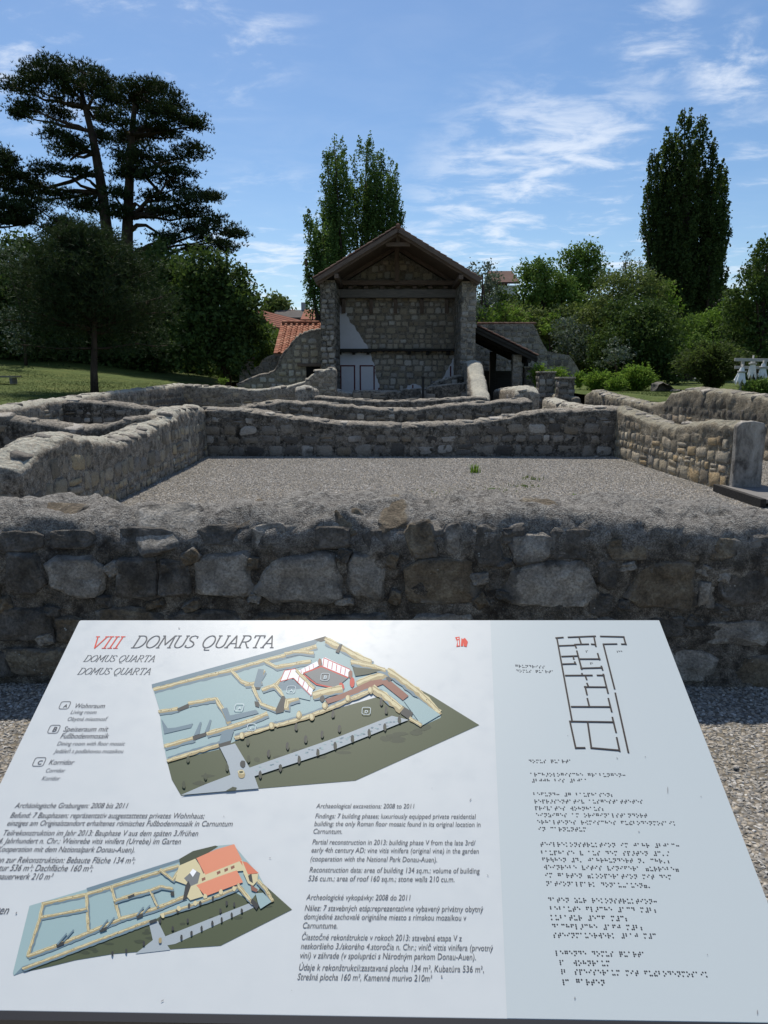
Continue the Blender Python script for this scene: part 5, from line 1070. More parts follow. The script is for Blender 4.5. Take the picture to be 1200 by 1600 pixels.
def side_roof(label, Y, xl, xr, yr, ye, wallm, roofm, depth=5, wins=(), chim=None):
    """a house seen broadside: the roof slope rises away from the eave row ye to the ridge row yr"""
    a, b = P(xl, ye, Y), P(xr, ye, Y); rz = P(xl, yr, Y+depth)[2]; cx_ = (a[0]+b[0])/2; O_ = (cx_, Y, 0.0); h = thing('far_house', label, 'house', O_); w = (b[0]-a[0])/2
    box('wall', wallm, (cx_, Y+depth, a[2]/2-.05), (2*w-.3, 2*depth-.4, a[2]-.1), h, 0, (0, 0, 0), O_)
    for s in (1, -1):
        V = [(-w, depth-s*depth-s*.3, a[2]), (w, depth-s*depth-s*.3, a[2]), (w, depth, rz), (-w, depth, rz)]; V += [(x, y, z+.18) for x, y, z in V]
        link('roof', mesh_np('roof', np.array(V), [(0, 1, 2, 3), (7, 6, 5, 4), (0, 4, 5, 1), (1, 5, 6, 2), (2, 6, 7, 3), (3, 7, 4, 0)], [roofm]), h)
    for (px, py, wpx, hpx) in wins:
        q = P(px, py, Y); s = Y/FPX; box('window', D.materials.get('window_dark') or flat('window_dark', (.03, .035, .04), .2, .5), (q[0], Y+.15, q[2]), (wpx*s, .12, hpx*s), h, .01, (0, 0, 0), O_)
    if chim: q = P(chim[0], chim[1], Y+depth); box('chimney', GW, (q[0], Y+depth, q[2]-.2), (.7, .7, 1.8), h, .02, (0, 0, 0), O_)
side_roof('distant house with a low orange tiled roof above the annex', 92, 412, 452, 486, 496, GW, RO_, 5)
side_roof('distant house with a weathered grey roof and chimney above the annex', 80, 424, 474, 487, 499, GW, RG, 4, (), (476, 483))
side_roof('distant house with a striped red roof just left of the stone house', 76, 470, 492, 486, 502, WW, RR, 4)
side_roof('distant white house with a dark brown roof right of the stone house', 78, 772, 812, 426, 444, WW, RB, 5, ((779, 456, 4, 6), (790, 456, 4, 6)))
gable_house('small white gabled house front peeking through beside the conifer', 62, 1118, 1141, 1130, 464, 479, 0, 8, WW, RG, ((1130, 477, 3, 4),))
gable_house('house with a dark gable roof half hidden behind the big poplar', 80, 1090, 1142, 1116, 440, 462, 1, 10, GW, RB)

CLOTH = M('white_cloth', .9, .1); CLOTH.color((.72, .73, .72)); CLOTH.bump(CLOTH.noise(CLOTH.coord('Object'), 9, 3, .5, 0, (3, 3, .4)), .03, .5); CLOTH = CLOTH.m
WPOST = flat('pale_wood', (.38, .37, .35), .8)
def parasol(label, px, ptop, pbot, Y, lean=0, rw=13):
    t = P(px, ptop, Y); b = P(px, pbot, Y); zb = float(zr(t[0], Y)); o = thing('parasol', label, 'parasol', (t[0], Y, zb), 'folded parasols by the pergola')
    hb_ = t[2]-zb; lo = b[2]-zb; v, f = tube_data([(0, 0, 0), (0, 0, hb_+.1)], [.03, .025], 8); link('pole', mesh_np('pole', v, f, [WPOST], True), o)
    V = []; F = []; n = 40; s = Y/FPX
    for j in range(9):
        u = j/8; z = hb_+(lo-hb_)*u; r = .05+rw*s*.5*(u**.8)*(1 if u < .85 else 1.05)
        for k in range(n):
            a = 2*math.pi*k/n; q = r*(1+(.20*math.cos(a*8+j*.15)+.08*math.cos(a*3+px))*u); V.append((math.cos(a)*q+lean*u, math.sin(a)*q, z+(.07*math.cos(a*8)+.05*math.sin(a*3) if j == 8 else 0)))
    for j in range(8):
        for k in range(n): F.append((j*n+k, j*n+(k+1) % n, (j+1)*n+(k+1) % n, (j+1)*n+k))
    link('canopy', mesh_np('canopy', np.array(V), F, [CLOTH], True), o)
    v, f = tube_data([(0, 0, hb_*.7+lo*.3-.03), (0, 0, hb_*.7+lo*.3+.03)], [.11+rw*s*.1]*2, 10); link('strap', mesh_np('strap', v, f, [WPOST], True), o)
parasol('leftmost folded white parasol hanging open at the hem beside the shrub', 1160, 574, 597, 24, -.05, 11)
parasol('middle folded white parasol under the pergola beam', 1177, 560, 588, 24.6, 0, 7)
parasol('rightmost folded white parasol cut by the picture edge', 1193, 568, 588, 24.2, 0, 7)
pgx = P(1180, 570, 24.8); pg = thing('pergola', 'pale timber pergola beams above the folded parasols at the right edge', 'pergola', (pgx[0], 24.8, 1.1))
for (z, y) in ((562, 24.4), (574, 25.4)): q0, q1 = P(1148, z, y), P(1290, z+2, y); beam('rail', WPOST, q0, q1, .08, .1, pg, (pgx[0], 24.8, 1.1))
for px, y in ((1161, 25.4), (1196, 25.4), (1260, 24.4)): q = P(px, 561, y); beam('post', WPOST, (q[0], y, 1.0), (q[0], y, q[2]), .09, .09, pg, (pgx[0], 24.8, 1.1), up=(0, 1, 0))
q = P(4, 603, 26); bn = thing('bench', 'low grey timber bench on the lawn at the left edge', 'bench', (q[0], 26, float(zl(q[0], 26))))
hz_ = max(.25, q[2]-float(zl(q[0], 26)))
for k in range(3): box('slat', WOOD_GR, (-.6, (k-1)*.14, hz_), (2.4, .12, .05), bn, .006)
for s in (-1.4, .4): box('leg', WOOD_GR, (s, 0, hz_/2-.02), (.1, .36, hz_-.03), bn, .006)

# ------------------------------------------------------------------ the information board
def unit(v): v = np.array(v, float); return v/np.linalg.norm(v)
cam2w = lambda v: CR*v[0]+CD*v[1]+CF*v[2]
sv_ = unit(cam2w((30, -871, 1130)))                       # up the board
su_ = cam2w((.9996, -.0064, -.028)); su_ = unit(su_-sv_*su_.dot(sv_))
sn_ = np.cross(su_, sv_)                                  # out of the printed face
BW = 1.08
zc0 = BW*FPX/906.0
S0 = CO+ray(577, 969)*zc0                                 # middle of the top edge
def S(px, py):
    r = ray(px, py); t = (S0-CO).dot(sn_)/r.dot(sn_); q = CO+r*t-S0; return np.array([q.dot(su_), q.dot(sv_)])
cTL, cTR = S(124, 969.8), S(1030, 968.2); cBL, cBR = S(-172, 1578.6), S(1272, 1598)
print('BOARD', cTL, cTR, cBL, cBR)
xL, xR = (cTL[0]+cBL[0])/2, (cTR[0]+cBR[0])/2; yT, yB = (cTL[1]+cTR[1])/2, (cBL[1]+cBR[1])/2
BM = Matrix(((su_[0], sv_[0], sn_[0], S0[0]), (su_[1], sv_[1], sn_[1], S0[1]), (su_[2], sv_[2], sn_[2], S0[2]), (0, 0, 0, 1)))
board = thing('information_board', 'white tilted information board with plans, text and braille in the foreground', 'sign', tuple(BM.to_translation()))
board.rotation_mode = 'QUATERNION'; board.rotation_quaternion = BM.to_quaternion()
def bd(name, mat, V, F, label=None):
    o = link(name, mesh_np(name, np.array(V, float), F, mat if isinstance(mat, list) else [mat]), board)
    if label: o['label'] = label
    return o
PANEL = M('board_print_white', .38, .4); wq = PANEL.coord('Object'); PANEL.color(PANEL.mix(PANEL.mr(PANEL.noise(wq, 5, 4, .6), .3, .7, 0, .12), (.52, .55, .56), (.48, .515, .53)))
PANEL.l(PANEL.mr(PANEL.noise(wq, 30, 5, .7), .3, .7, .3, .5), PANEL.b.inputs['Roughness']); PANEL = PANEL.m
PANELB = flat('board_print_blue', (.45, .50, .515), .4, .4)
INK = flat('ink_grey', (.10, .105, .115), .6); INKL = flat('ink_light_grey', (.16, .17, .185), .6); INKR = flat('ink_red', (.62, .075, .05), .6); INKW = flat('ink_white', (.55, .62, .64), .6)
r = .006
def rounded(x0, y0, x1, y1, r, n=4):
    p = []
    for cx_, cy_, a0 in ((x1-r, y1-r, 0), (x0+r, y1-r, 90), (x0+r, y0+r, 180), (x1-r, y0+r, 270)):
        for k in range(n+1): a = R(a0+90*k/n); p.append((cx_+r*math.cos(a), cy_+r*math.sin(a)))
    return p
p = rounded(xL, yB, xR, yT, .004); n = len(p)
V = [(x, y, 0) for x, y in p]+[(x, y, -.006) for x, y in p]; F = [tuple(range(n)), tuple(range(2*n-1, n-1, -1))]+[(i, i+n, (i+1) % n+n, (i+1) % n) for i in range(n)]
bevelled(bd('panel', PANEL, V, F), .0008)
BLK = flat('dark_frame', (.025, .025, .028), .45, .4)
v, f = join_data([box_data((xL+xR)/2, yB-.0045, -.016, xR-xL+.012, .009, .032), box_data((xL+xR)/2, (yB+yT)/2, -.022, xR-xL-.04, yT-yB-.04, .02)]); bd('frame', BLK, v, f)
mz = board.matrix_basis.inverted()
for x in (xL+.18, xR-.18):      # steel legs
    top = BM @ Vector((x, (yT+yB)/2, -.03)); a = mz @ Vector((top.x, top.y, -.02)); b_ = mz @ top
    v, f = tube_data([tuple(a), tuple(b_)], [.025, .025], 12); bd('leg', BLK, v, f)
# pale blue field on the right for the tactile plan
q = [S(766, 968.9), S(1030, 968.2), S(1272, 1598), S(792, 1590)]; q = [(q[0][0], yT-.0008), (xR-.0008, yT-.0008), (xR-.0008, yB+.0008), (q[3][0], yB+.0008)]
bd('printed_field', PANELB, [(x, y, .0003) for x, y in q], [(0, 1, 2, 3)])
def poly(lst, pts, z, mi):
    lst.append(([(*S(*q), z) for q in pts], mi))
def build(name, lst, mats, label=None):
    V = []; F = []; MI = []
    for pts, mi in lst: F.append(tuple(range(len(V), len(V)+len(pts)))); V += pts; MI.append(mi)
    o = link(name, mesh_np(name, np.array(V), F, mats, False, MI), board)
    if label: o['label'] = label
    return o
def stroke(lst, pts, w, z, mi, mp=lambda p: p, close=False):
    """a line of width w metres on the board through pixel points"""
    q = [S(*mp(p)) for p in pts]; 
    if close: q.append(q[0])
    for k in range(len(q)-1):
        d = unit(q[k+1]-q[k]); nn = np.array([-d[1], d[0]])*w/2; a = q[k]-d*w*.45; b = q[k+1]+d*w*.45
        lst.append(([(*(a-nn), z), (*(b-nn), z), (*(b+nn), z), (*(a+nn), z)], mi))
# ---- text
def text_part(s, a, b, mat, shear=.2, ky=1.12, z=.0006, bold=0.0, name='text_line', font=None):
    """s set between the pixel ends of its baseline"""
    cu = D.curves.new('t', 'FONT'); cu.body = s; cu.size = 1; cu.shear = shear; cu.resolution_u = 3; cu.offset = bold
    o = D.objects.new('t', cu); COL.objects.link(o); dg = bpy.context.evaluated_depsgraph_get(); me = D.meshes.new_from_object(o.evaluated_get(dg)); D.objects.remove(o)
    n = len(me.vertices); v = np.empty(n*3, np.float32); me.vertices.foreach_get('co', v); v = v.reshape(-1, 3)
    x0, x1 = v[:, 0].min(), v[:, 0].max(); A, B = S(*a), S(*b); d = B-A; L_ = np.linalg.norm(d); d /= L_; nn = np.array([-d[1], d[0]]); sc_ = L_/(x1-x0)
    xy = A+(v[:, :1]-x0)*sc_*d+v[:, 1:2]*sc_*ky*nn; v = np.column_stack([xy, np.full(n, z)]).astype(np.float32)
    me.vertices.foreach_set('co', v.ravel()); me.materials.clear(); me.materials.append(mat); me.name = name; me.update(); o = link(name, me, board); return o
LINES = [
 ('Wohnraum', (116, 1106.5), (163, 1106.5), 0), ('Living room', (110, 1115.7), (150, 1115.7), 1), ('Obytná miestnosť', (105, 1126.5), (167, 1126.5), 1),
 ('Speiseraum mit', (98.5, 1143.2), (168, 1143.2), 0), ('Fußbodenmosaik', (94, 1154), (169, 1154), 0), ('Dining room with floor mosaic', (89, 1165), (194.5, 1165), 1), ('Jedáleň s podlahovou mozaikou', (84, 1176.8), (192, 1176.8), 1),
 ('Korridor', (76, 1195), (115, 1195), 0), ('Corridor', (71, 1207), (101, 1207), 1), ('Koridor', (65, 1219.5), (93, 1219.5), 1), ('Garten', (-30, 1428), (12, 1428.5), 0),
 ('Archäologische Grabungen: 2008 bis 2011', (22.7, 1262.6), (198.6, 1263), 0),
 ('Befund: 7 Bauphasen; repräsentativ ausgestattetes privates Wohnhaus;', (15.7, 1278), (319, 1279), 0),
 ('einziges am Originalstandort erhaltenes römisches Fußbodenmosaik in Carnuntum', (10.6, 1290.3), (363, 1291.3), 0),
 ('Teilrekonstruktion im Jahr 2013: Bauphase V aus dem späten 3./frühen', (4, 1305.6), (309, 1306.4), 0),
 ('4. Jahrhundert n. Chr.; Weinrebe vitis vinifera (Urrebe) im Garten', (-3, 1318), (282, 1319), 0),
 ('(Kooperation mit dem Nationalpark Donau-Auen).', (-8, 1331), (210, 1332), 0),
 ('Daten zur Rekonstruktion: Bebaute Fläche 134 m²;', (-22, 1348), (210, 1349), 0), ('Kubatur 536 m³; Dachfläche 160 m²;', (-26, 1360.6), (144, 1361.6), 0), ('Steinmauerwerk 210 m³', (-30, 1373.8), (81, 1374.6), 0),
 ('Archaeological excavations: 2008 to 2011', (494, 1262.7), (647.6, 1263.4), 0),
 ('Findings: 7 building phases; luxuriously equipped private residential', (492.5, 1278.6), (744, 1279.6), 0),
 ('building; the only Roman floor mosaic found in its original location in', (491, 1290.6), (751, 1292), 0), ('Carnuntum.', (489.5, 1302.6), (534.5, 1303), 0),
 ('Partial reconstruction in 2013: building phase V from the late 3rd/', (488, 1319.4), (743.6, 1321), 0),
 ('early 4th century AD; vine vitis vinifera (original vine) in the garden', (486.5, 1332), (748.4, 1333.8), 0), ('(cooperation with the National Park Donau-Auen).', (485, 1345.8), (683, 1347.2), 0),
 ('Reconstruction data: area of building 134 sq.m.; volume of building', (483.5, 1363), (750, 1364.8), 0), ('536 cu.m.; area of roof 160 sq.m.; stone walls 210 cu.m.', (481.4, 1376.7), (710, 1378.2), 0),
 ('Archeologické vykopávky: 2008 do 2011', (478.4, 1406), (641.6, 1407), 0),
 ('Nález: 7 stavebných etáp;reprezentatívne vybavený privátny obytný', (476, 1423), (755.6, 1425), 0), ('dom;jediné zachovalé originálne miesto s rímskou mozaikou v', (475, 1436.4), (729, 1438.5), 0), ('Carnuntume.', (473, 1450.5), (527, 1451), 0),
 ('Čiastočné rekonštrukcie v rokoch 2013: stavebná etapa V z', (471.5, 1468.5), (722, 1470.6), 0), ('neskoršieho 3./skorého 4.storočia n. Chr.; viníč vittis vinifera (prvotný', (470, 1482.6), (771, 1486), 0),
 ('viní) v záhrade (v spolupráci s Národným parkom Donau-Auen).', (468.5, 1497.3), (743.6, 1500), 0),
 ('Údaje k rekonštrukcii:zastavaná plocha 134 m², Kubatúra 536 m²,', (467, 1516), (756, 1519.5), 0), ('Strešná plocha 160 m², Kamenné murivo 210m³', (464.6, 1531), (675.5, 1533.6), 0)]
for s, a, b, k in LINES: text_part(s, a, b, INK if not k else INKL, .13 if a[0] < 400 else .18, 1.22)
# ---- slab serif italic capitals for the headings, drawn as strokes
def ser(x, y, w=.22): return [(x-w/2, y), (x+w/2, y)]
def arc(cx_, cy_, rx, ry, a0, a1, n=14): return [(cx_+rx*math.cos(R(a0+(a1-a0)*k/n)), cy_+ry*math.sin(R(a0+(a1-a0)*k/n))) for k in range(n+1)]
GL = {'D': (.80, [[(.12, 0), (.12, 1)], [(0, 0), (.34, 0)]+arc(.34, .5, .38, .5, -90, 90)+[(0, 1)]]),
 'O': (.86, [arc(.43, .5, .36, .5, 0, 360, 24)]), 'Q': (.86, [arc(.43, .5, .36, .5, 0, 360, 24), [(.36, -.02), (.40, -.2), (.72, -.2)]]),
 'M': (1.02, [[(.12, 0), (.16, 1), (.5, .25), (.84, 1), (.88, 0)], ser(.12, 0), ser(.88, 0), [(.03, 1), (.16, 1)], [(.84, 1), (.97, 1)]]),
 'U': (.84, [[(.14, 1), (.14, .32)]+arc(.42, .32, .28, .32, 180, 360, 12)+[(.70, 1)], ser(.14, 1), ser(.70, 1)]),
 'S': (.66, [[(.56, .8), (.56, .93), (.34, 1.0), (.14, .93), (.09, .76), (.16, .62), (.46, .44), (.57, .28), (.52, .09), (.30, 0), (.07, .07), (.07, .2)]]),
 'A': (.82, [[(.08, 0), (.40, 1), (.72, 0)], [(.2, .34), (.6, .34)], ser(.08, 0), ser(.72, 0)]),
 'R': (.80, [[(.12, 0), (.12, 1)], [(0, 1), (.36, 1)]+arc(.36, .74, .26, .26, 90, -90, 10)+[(.12, .48)], [(.36, .48), (.66, 0), (.76, 0)], ser(.12, 0, .24)]),
 'T': (.78, [[(.38, 0), (.38, 1)], [(.06, .82), (.06, 1), (.70, 1), (.70, .82)], ser(.38, 0, .26)]),
 'V': (.80, [[(.08, 1), (.38, 0), (.68, 1)], ser(.08, 1), ser(.68, 1)]), 'I': (.36, [[(.17, 0), (.17, 1)], ser(.17, 0, .26), ser(.17, 1, .26)]), ' ': (.42, [])}
def heading(s, a, b, cap_px, mat, wt=.095, sh=.2, name='heading'):
    tot = sum(GL[c][0] for c in s)-.08; A, B = S(*a), S(*b); d = B-A; Ln = np.linalg.norm(d); d /= Ln; nn = np.array([-d[1], d[0]])
    H = (S(a[0], a[1]-cap_px)-A).dot(nn); sx = (Ln-sh*H*.6)/tot; x = 0; lst = []; zz = .0006
    for c in s:
        w_, st = GL[c]
        for pl_ in st:
            q = [A+d*((x+u)*sx+v*H*sh)+nn*v*H for u, v in pl_]; W_m = wt*H
            for k in range(len(q)-1):
                if np.linalg.norm(q[k+1]-q[k]) < 1e-7: continue
                e = unit(q[k+1]-q[k]); m_ = np.array([-e[1], e[0]])*W_m*(.5 if abs(e[1]) > .5 else .36); zz += 1e-7; aa = q[k]-e*W_m*.2; bb = q[k+1]+e*W_m*.2
                lst.append(([(*(aa-m_), zz), (*(bb-m_), zz), (*(bb+m_), zz), (*(aa+m_), zz)], 0))
        x += w_
    return build(name, lst, [mat])
heading('VIII', (138.5, 1013), (186, 1013), 18, INKR, .085, name='red_numeral'); heading('DOMUS QUARTA', (205, 1012.3), (428, 1012), 18.5, INK, .082)
heading('DOMUS QUARTA', (130, 1033.8), (241.5, 1034), 9.6, INK, .085); heading('DOMUS QUARTA', (120.6, 1053.8), (235, 1054), 9.8, INK, .085)
# ---- boxed letters
def boxed(ch, px, py, w, h, mat, z=.0006):
    lst = []; c = S(px, py); W2 = (S(px+w/2, py)-S(px-w/2, py))[0]/2; H2 = (S(px, py-h/2)-S(px, py+h/2))[1]/2; pts = rounded(-W2, -H2, W2, H2, min(W2, H2)*.45, 4)
    for k in range(len(pts)):
        a, b = np.array(pts[k]), np.array(pts[(k+1) % len(pts)]); 
        if np.linalg.norm(b-a) < 1e-8: continue
        e = unit(b-a); m_ = np.array([-e[1], e[0]])*.0005; lst.append(([(*(c+a-m_), z), (*(c+b-m_+0*e), z), (*(c+b+m_), z), (*(c+a+m_), z)], 0))
    build('letter_box', lst, [mat]); text_part(ch, (px-w*.2, py+h*.3), (px+w*.2, py+h*.3), mat, .1, 1.0, z, .02, 'letter')
boxed('A', 101.5, 1102, 15, 11.5, INK); boxed('B', 84.5, 1139.5, 16, 12.5, INK); boxed('C', 61.5, 1190.5, 17, 13.5, INK)
# ---- small red emblem
def e_(p): return (p[0]/2+600, p[1]/2+760)
lst = []; poly(lst, [e_(p) for p in ((222, 472), (236, 470), (238, 500), (226, 502), (229, 486))], .0006, 0); poly(lst, [e_(p) for p in ((242, 474), (248, 480), (247, 500), (240, 500))], .0006, 0)
poly(lst, [e_(p) for p in ((247, 477), (253, 474), (262, 486), (258, 502), (249, 500))], .0006, 0); poly(lst, [e_(p) for p in ((229, 474), (233, 474), (233, 478), (229, 478))], .0007, 1); poly(lst, [e_(p) for p in ((230, 482), (234, 482), (235, 498), (231, 498))], .0007, 1)
build('red_emblem', lst, [INKR, PANEL])
# ---- tactile floor plan (raised lines)
def c7(p): return (p[0]/3.529+780, p[1]/3.529+970)
segs = [(312,96,352,93),(318,96,402,555),(380,92,530,86),(522,88,533,142),(440,92,452,128),(330,139,418,136),(416,132,492,130),(508,130,530,132),(418,132,424,150),(345,198,432,195),(428,168,455,268),(408,196,411,212),(350,240,422,238),(416,228,422,240),(445,212,555,212),(543,182,553,216),(450,263,568,260),(563,252,570,272),(365,303,512,302),(456,292,460,303),(476,308,482,325),(540,302,578,302),(574,296,600,400),(470,366,588,367),(484,346,490,360),(474,364,484,408),(486,430,496,470),(398,475,612,476),(602,430,620,502),(388,556,632,560),(624,534,644,616),(390,556,422,704),(422,702,472,702),(488,562,508,702),(505,702,664,716),(648,646,664,720),(558,87,688,90),(686,90,698,132),(674,130,700,130),(573,130,648,129),(574,130,636,376),(640,400,712,727)]
VV = []; FF = []
for (a, b, c, d) in segs:
    A, B = S(*c7((a, b))), S(*c7((c, d))); e = unit(B-A); m_ = np.array([-e[1], e[0]])*.00145; A = A-e*.0008; B = B+e*.0008; i = len(VV)
    zt_ = .0013+random.uniform(0, .0001)
    VV += [(*(A-m_), 0.0002), (*(B-m_), 0.0002), (*(B+m_), 0.0002), (*(A+m_), 0.0002), (*(A-m_*.8), zt_), (*(B-m_*.8), zt_), (*(B+m_*.8), zt_), (*(A+m_*.8), zt_)]
    FF += [(i+4, i+5, i+6, i+7), (i, i+1, i+5, i+4), (i+1, i+2, i+6, i+5), (i+2, i+3, i+7, i+6), (i+3, i, i+4, i+7)]
bd('tactile_plan', flat('tactile_dark', (.035, .028, .026), .55), VV, FF)
# ---- braille
BRL = dict(zip('abcdefghijklmnopqrstuvwxyz', ('1','12','14','145','15','124','1245','125','24','245','13','123','134','1345','135','1234','12345','1235','234','2345','136','1236','2456','1346','13456','1356')))
BRL.update({'ä': '345', 'ö': '246', 'ü': '1256', 'ß': '2346', '.': '3', ',': '2', ';': '23', ':': '25', '(': '2356', ')': '2356', '-': '36', '#': '3456', '/': '34', '|': '456'})
DG = dict(zip('1234567890', 'abcdefghij'))
def cells(s):
    out_ = []; num = False
    for ch in s.lower():
        if ch.isdigit():
            if not num: out_.append('3456'); num = True
            out_.append(BRL[DG[ch]])
        else: num = False; out_.append(BRL.get(ch, ''))
    return out_
BRM = flat('braille_dot', (.035, .037, .045), .5)
def braille(s, a, b, mp):
    cl_ = cells(s); A, B = S(*mp(a)), S(*mp(b)); d = B-A; Ln = np.linalg.norm(d); d /= Ln; nn = np.array([-d[1], d[0]]); pitch = Ln/(len(cl_)-.6); ds = pitch*.40; r_ = pitch*.19; V = []; F = []
    for k, c in enumerate(cl_):
        for ch in c:
            j = int(ch)-1; p_ = A+d*(k*pitch+(j//3)*ds)+nn*((1-(j % 3))*ds); i = len(V)
            for (rr_, z) in ((1.05, .0003), (.62, .0008)):
                for t in range(6): V.append((p_[0]+r_*rr_*math.cos(t*math.pi/3), p_[1]+r_*rr_*math.sin(t*math.pi/3), z))
            F += [(i+t, i+(t+1) % 6, i+6+(t+1) % 6, i+6+t) for t in range(6)]+[tuple(range(i+6, i+12))]
    bd('braille_line', BRM, V, F)
c8 = lambda p: (p[0]/2.857+780, p[1]/2.857+1180)
for s, a, b in (('domus quarta', (135, 28), (322, 28)), ('archäologische grabungen:', (142, 87), (560, 90)), ('2008 bis 2011', (148, 114), (392, 114)), ('befund: 7 bauphasen;', (155, 175), (508, 178)), ('repräsentativ ausgestattetes', (160, 207), (638, 208)),
  ('privates wohnhaus;', (163, 237), (468, 240)), ('einziges am originalstandort', (168, 268), (657, 270)), ('erhaltenes römisches fußbodenmosaik', (173, 299), (787, 305)), ('in carnuntum', (178, 330), (385, 332)),
  ('teilrekonstruktion im jahr 2013:', (187, 398), (800, 405)), ('bauphase v aus dem späten 3./', (190, 436), (757, 440)), ('frühen 4. jahrhundert n. chr.;', (195, 467), (762, 473)), ('weinrebe vitis vinifera (urrebe)', (203, 500), (797, 510)), ('im garten (kooperation mit dem', (208, 536), (765, 545)), ('nationalpark donau-auen).', (213, 573), (675, 583)),
  ('daten zur rekonstruktion:', (222, 646), (700, 654)), ('bebaute fläche 134 m2;', (230, 686), (703, 692)), ('kubatur 536 m3;', (233, 725), (574, 730)), ('dachfläche 160 m2;', (240, 765), (642, 770)), ('steinmauerwerk 210 m3', (245, 804), (697, 808)),
  ('legende domus quarta', (255, 884), (650, 890)), ('|a', (265, 926), (292, 926)), ('wohnraum', (335, 928), (490, 930)), ('|b', (272, 966), (299, 968)), ('speiseraum mit fußbodenmosaik', (340, 968), (932, 980)), ('|c', (278, 1014), (308, 1014)), ('garten', (347, 1012), (467, 1016))):
    braille(s, a, b, c8)
for s, a, b in (('grundriss', (92, 250), (248, 256)), ('domus quarta', (97, 277), (300, 282)), ('|a', (474, 170), (494, 170)), ('|b', (498, 236), (518, 236)), ('|dd', (646, 171), (676, 171))): braille(s, a, b, c7)
# ---- the two printed reconstruction pictures
PC = [flat('print_'+n, lin(*c), .5, .35) for n, c in (('olive', (66, 76, 52)), ('olive_dark', (50, 60, 42)), ('teal', (140, 164, 166)), ('teal_shade', (98, 120, 132)), ('cream', (194, 184, 146)), ('cream_dark', (150, 136, 100)), ('path', (150, 160, 166)),
   ('black', (42, 46, 48)), ('red', (176, 52, 40)), ('brown', (126, 80, 66)), ('white', (222, 224, 228)), ('orange', (206, 130, 100)), ('floor', (104, 108, 110)), ('orange_dark', (196, 110, 82)))]
OL, OD, TE, TS, CRM, CD_, PA, BK, RD, BN, WH, OR, FL, ORD = range(14)
class Pic:
    def __init__(s, mp): s.l = []; s.z = .0004; s.mp = mp
    def up(s): s.z += 6e-7; return s.z
    def poly(s, pts, c): s.l.append(([(*S(*s.mp(p)), s.up()) for p in pts], c))
    def line(s, pts, w, c, jit=0.0):
        z = s.up(); q = []
        for k in range(len(pts)-1):
            a, b = np.array(pts[k], float), np.array(pts[k+1], float); m = max(1, int(np.linalg.norm(b-a)/12)) if jit else 1
            for j in range(m): q.append(a+(b-a)*j/m)
        q.append(np.array(pts[-1], float)); L_, R_ = [], []
        for k in range(len(q)):
            d = q[min(k+1, len(q)-1)]-q[max(k-1, 0)]; d = d/(np.linalg.norm(d)+1e-9); n = np.array([-d[1], d[0]])*w/2
            L_.append(q[k]+n*(1+random.uniform(-jit, jit))); R_.append(q[k]-n*(1+random.uniform(-jit, jit)))
        for k in range(len(q)-1): s.l.append(([(*S(*s.mp(p)), z) for p in (L_[k], L_[k+1], R_[k+1], R_[k])], c))
    def wall(s, pts, w=12, sh=(4, 9)):
        w *= .86; s.line([(x+sh[0], y+sh[1]) for x, y in pts], w*1.0, TS, .25); s.line([(x+1, y+w*.22) for x, y in pts], w*.8, CD_, .4); s.line([(x-1, y-w*.15) for x, y in pts], w*.62, CRM, .4); s.line([(x-1.5, y-w*.3) for x, y in pts], w*.16, CD_, .6)
        for k in range(len(pts)-1):
            a, b = np.array(pts[k], float), np.array(pts[k+1], float)
            for _ in range(int(np.linalg.norm(b-a)/9)): q = a+(b-a)*random.random()+np.array([random.uniform(-w, w)*.3, random.uniform(-w*.3, w*.5)]); s.blob(q[0], q[1], random.uniform(.8, 2.2), random.uniform(.8, 2.2), random.choice((CD_, CD_, BK, CRM)), 5)
    def blob(s, x, y, rx, ry, c, n=9):
        s.poly([(x+rx*math.cos(2*math.pi*k/n)*random.uniform(.8, 1.15), y+ry*math.sin(2*math.pi*k/n)*random.uniform(.8, 1.15)) for k in range(n)], c)
A1 = Pic(lambda p: (p[0]/2.222+220, p[1]/2.222+980))
A1.poly([(92, 468), (270, 420), (330, 385), (830, 240), (960, 212), (1010, 238), (1175, 340), (745, 533), (395, 562), (140, 585), (108, 530)], OL)
A1.poly([(38, 200), (605, 44), (640, 32), (700, 60), (780, 110), (850, 150), (960, 212), (1045, 300), (1040, 315), (975, 345), (905, 298), (800, 215), (330, 395), (270, 425), (92, 468), (86, 440), (78, 400), (70, 340), (66, 290), (52, 245)], TE)
for k in range(26): x = random.uniform(180, 1000); A1.blob(x, 540-(x-180)*.18+random.uniform(-50, 10), random.uniform(10, 30), random.uniform(5, 10), OD)
A1.poly([(38, 199), (605, 43), (640, 32), (612, 52), (606, 60), (40, 212)], TS)
A1.poly([(600, 44), (640, 32), (660, 42), (625, 52)], BK)
A1.wall([(44, 217), (190, 178), (320, 147), (440, 112), (520, 92), (610, 66)], 13)
A1.wall([(640, 44), (700, 72), (760, 105), (800, 122)], 26)
A1.wall([(316, 152), (350, 188), (378, 198)], 15); A1.wall([(360, 200), (420, 190)], 12); A1.wall([(430, 118), (470, 138), (520, 130), (590, 118)], 13); A1.wall([(500, 92), (545, 84), (600, 90)], 12); A1.wall([(395, 205), (430, 150)], 10)
A1.poly([(390, 210), (416, 212), (428, 148), (408, 146)], TS); A1.poly([(384, 208), (416, 210), (412, 218), (386, 216)], BK)
A1.wall([(62, 294), (130, 283)], 12); A1.wall([(165, 265), (262, 248)], 12); A1.wall([(262, 250), (288, 290), (306, 332)], 18)
A1.poly([(126, 284), (166, 266), (168, 280), (130, 295)], BK); A1.poly([(72, 320), (82, 372), (175, 350), (182, 335), (120, 350), (94, 352)], TS)
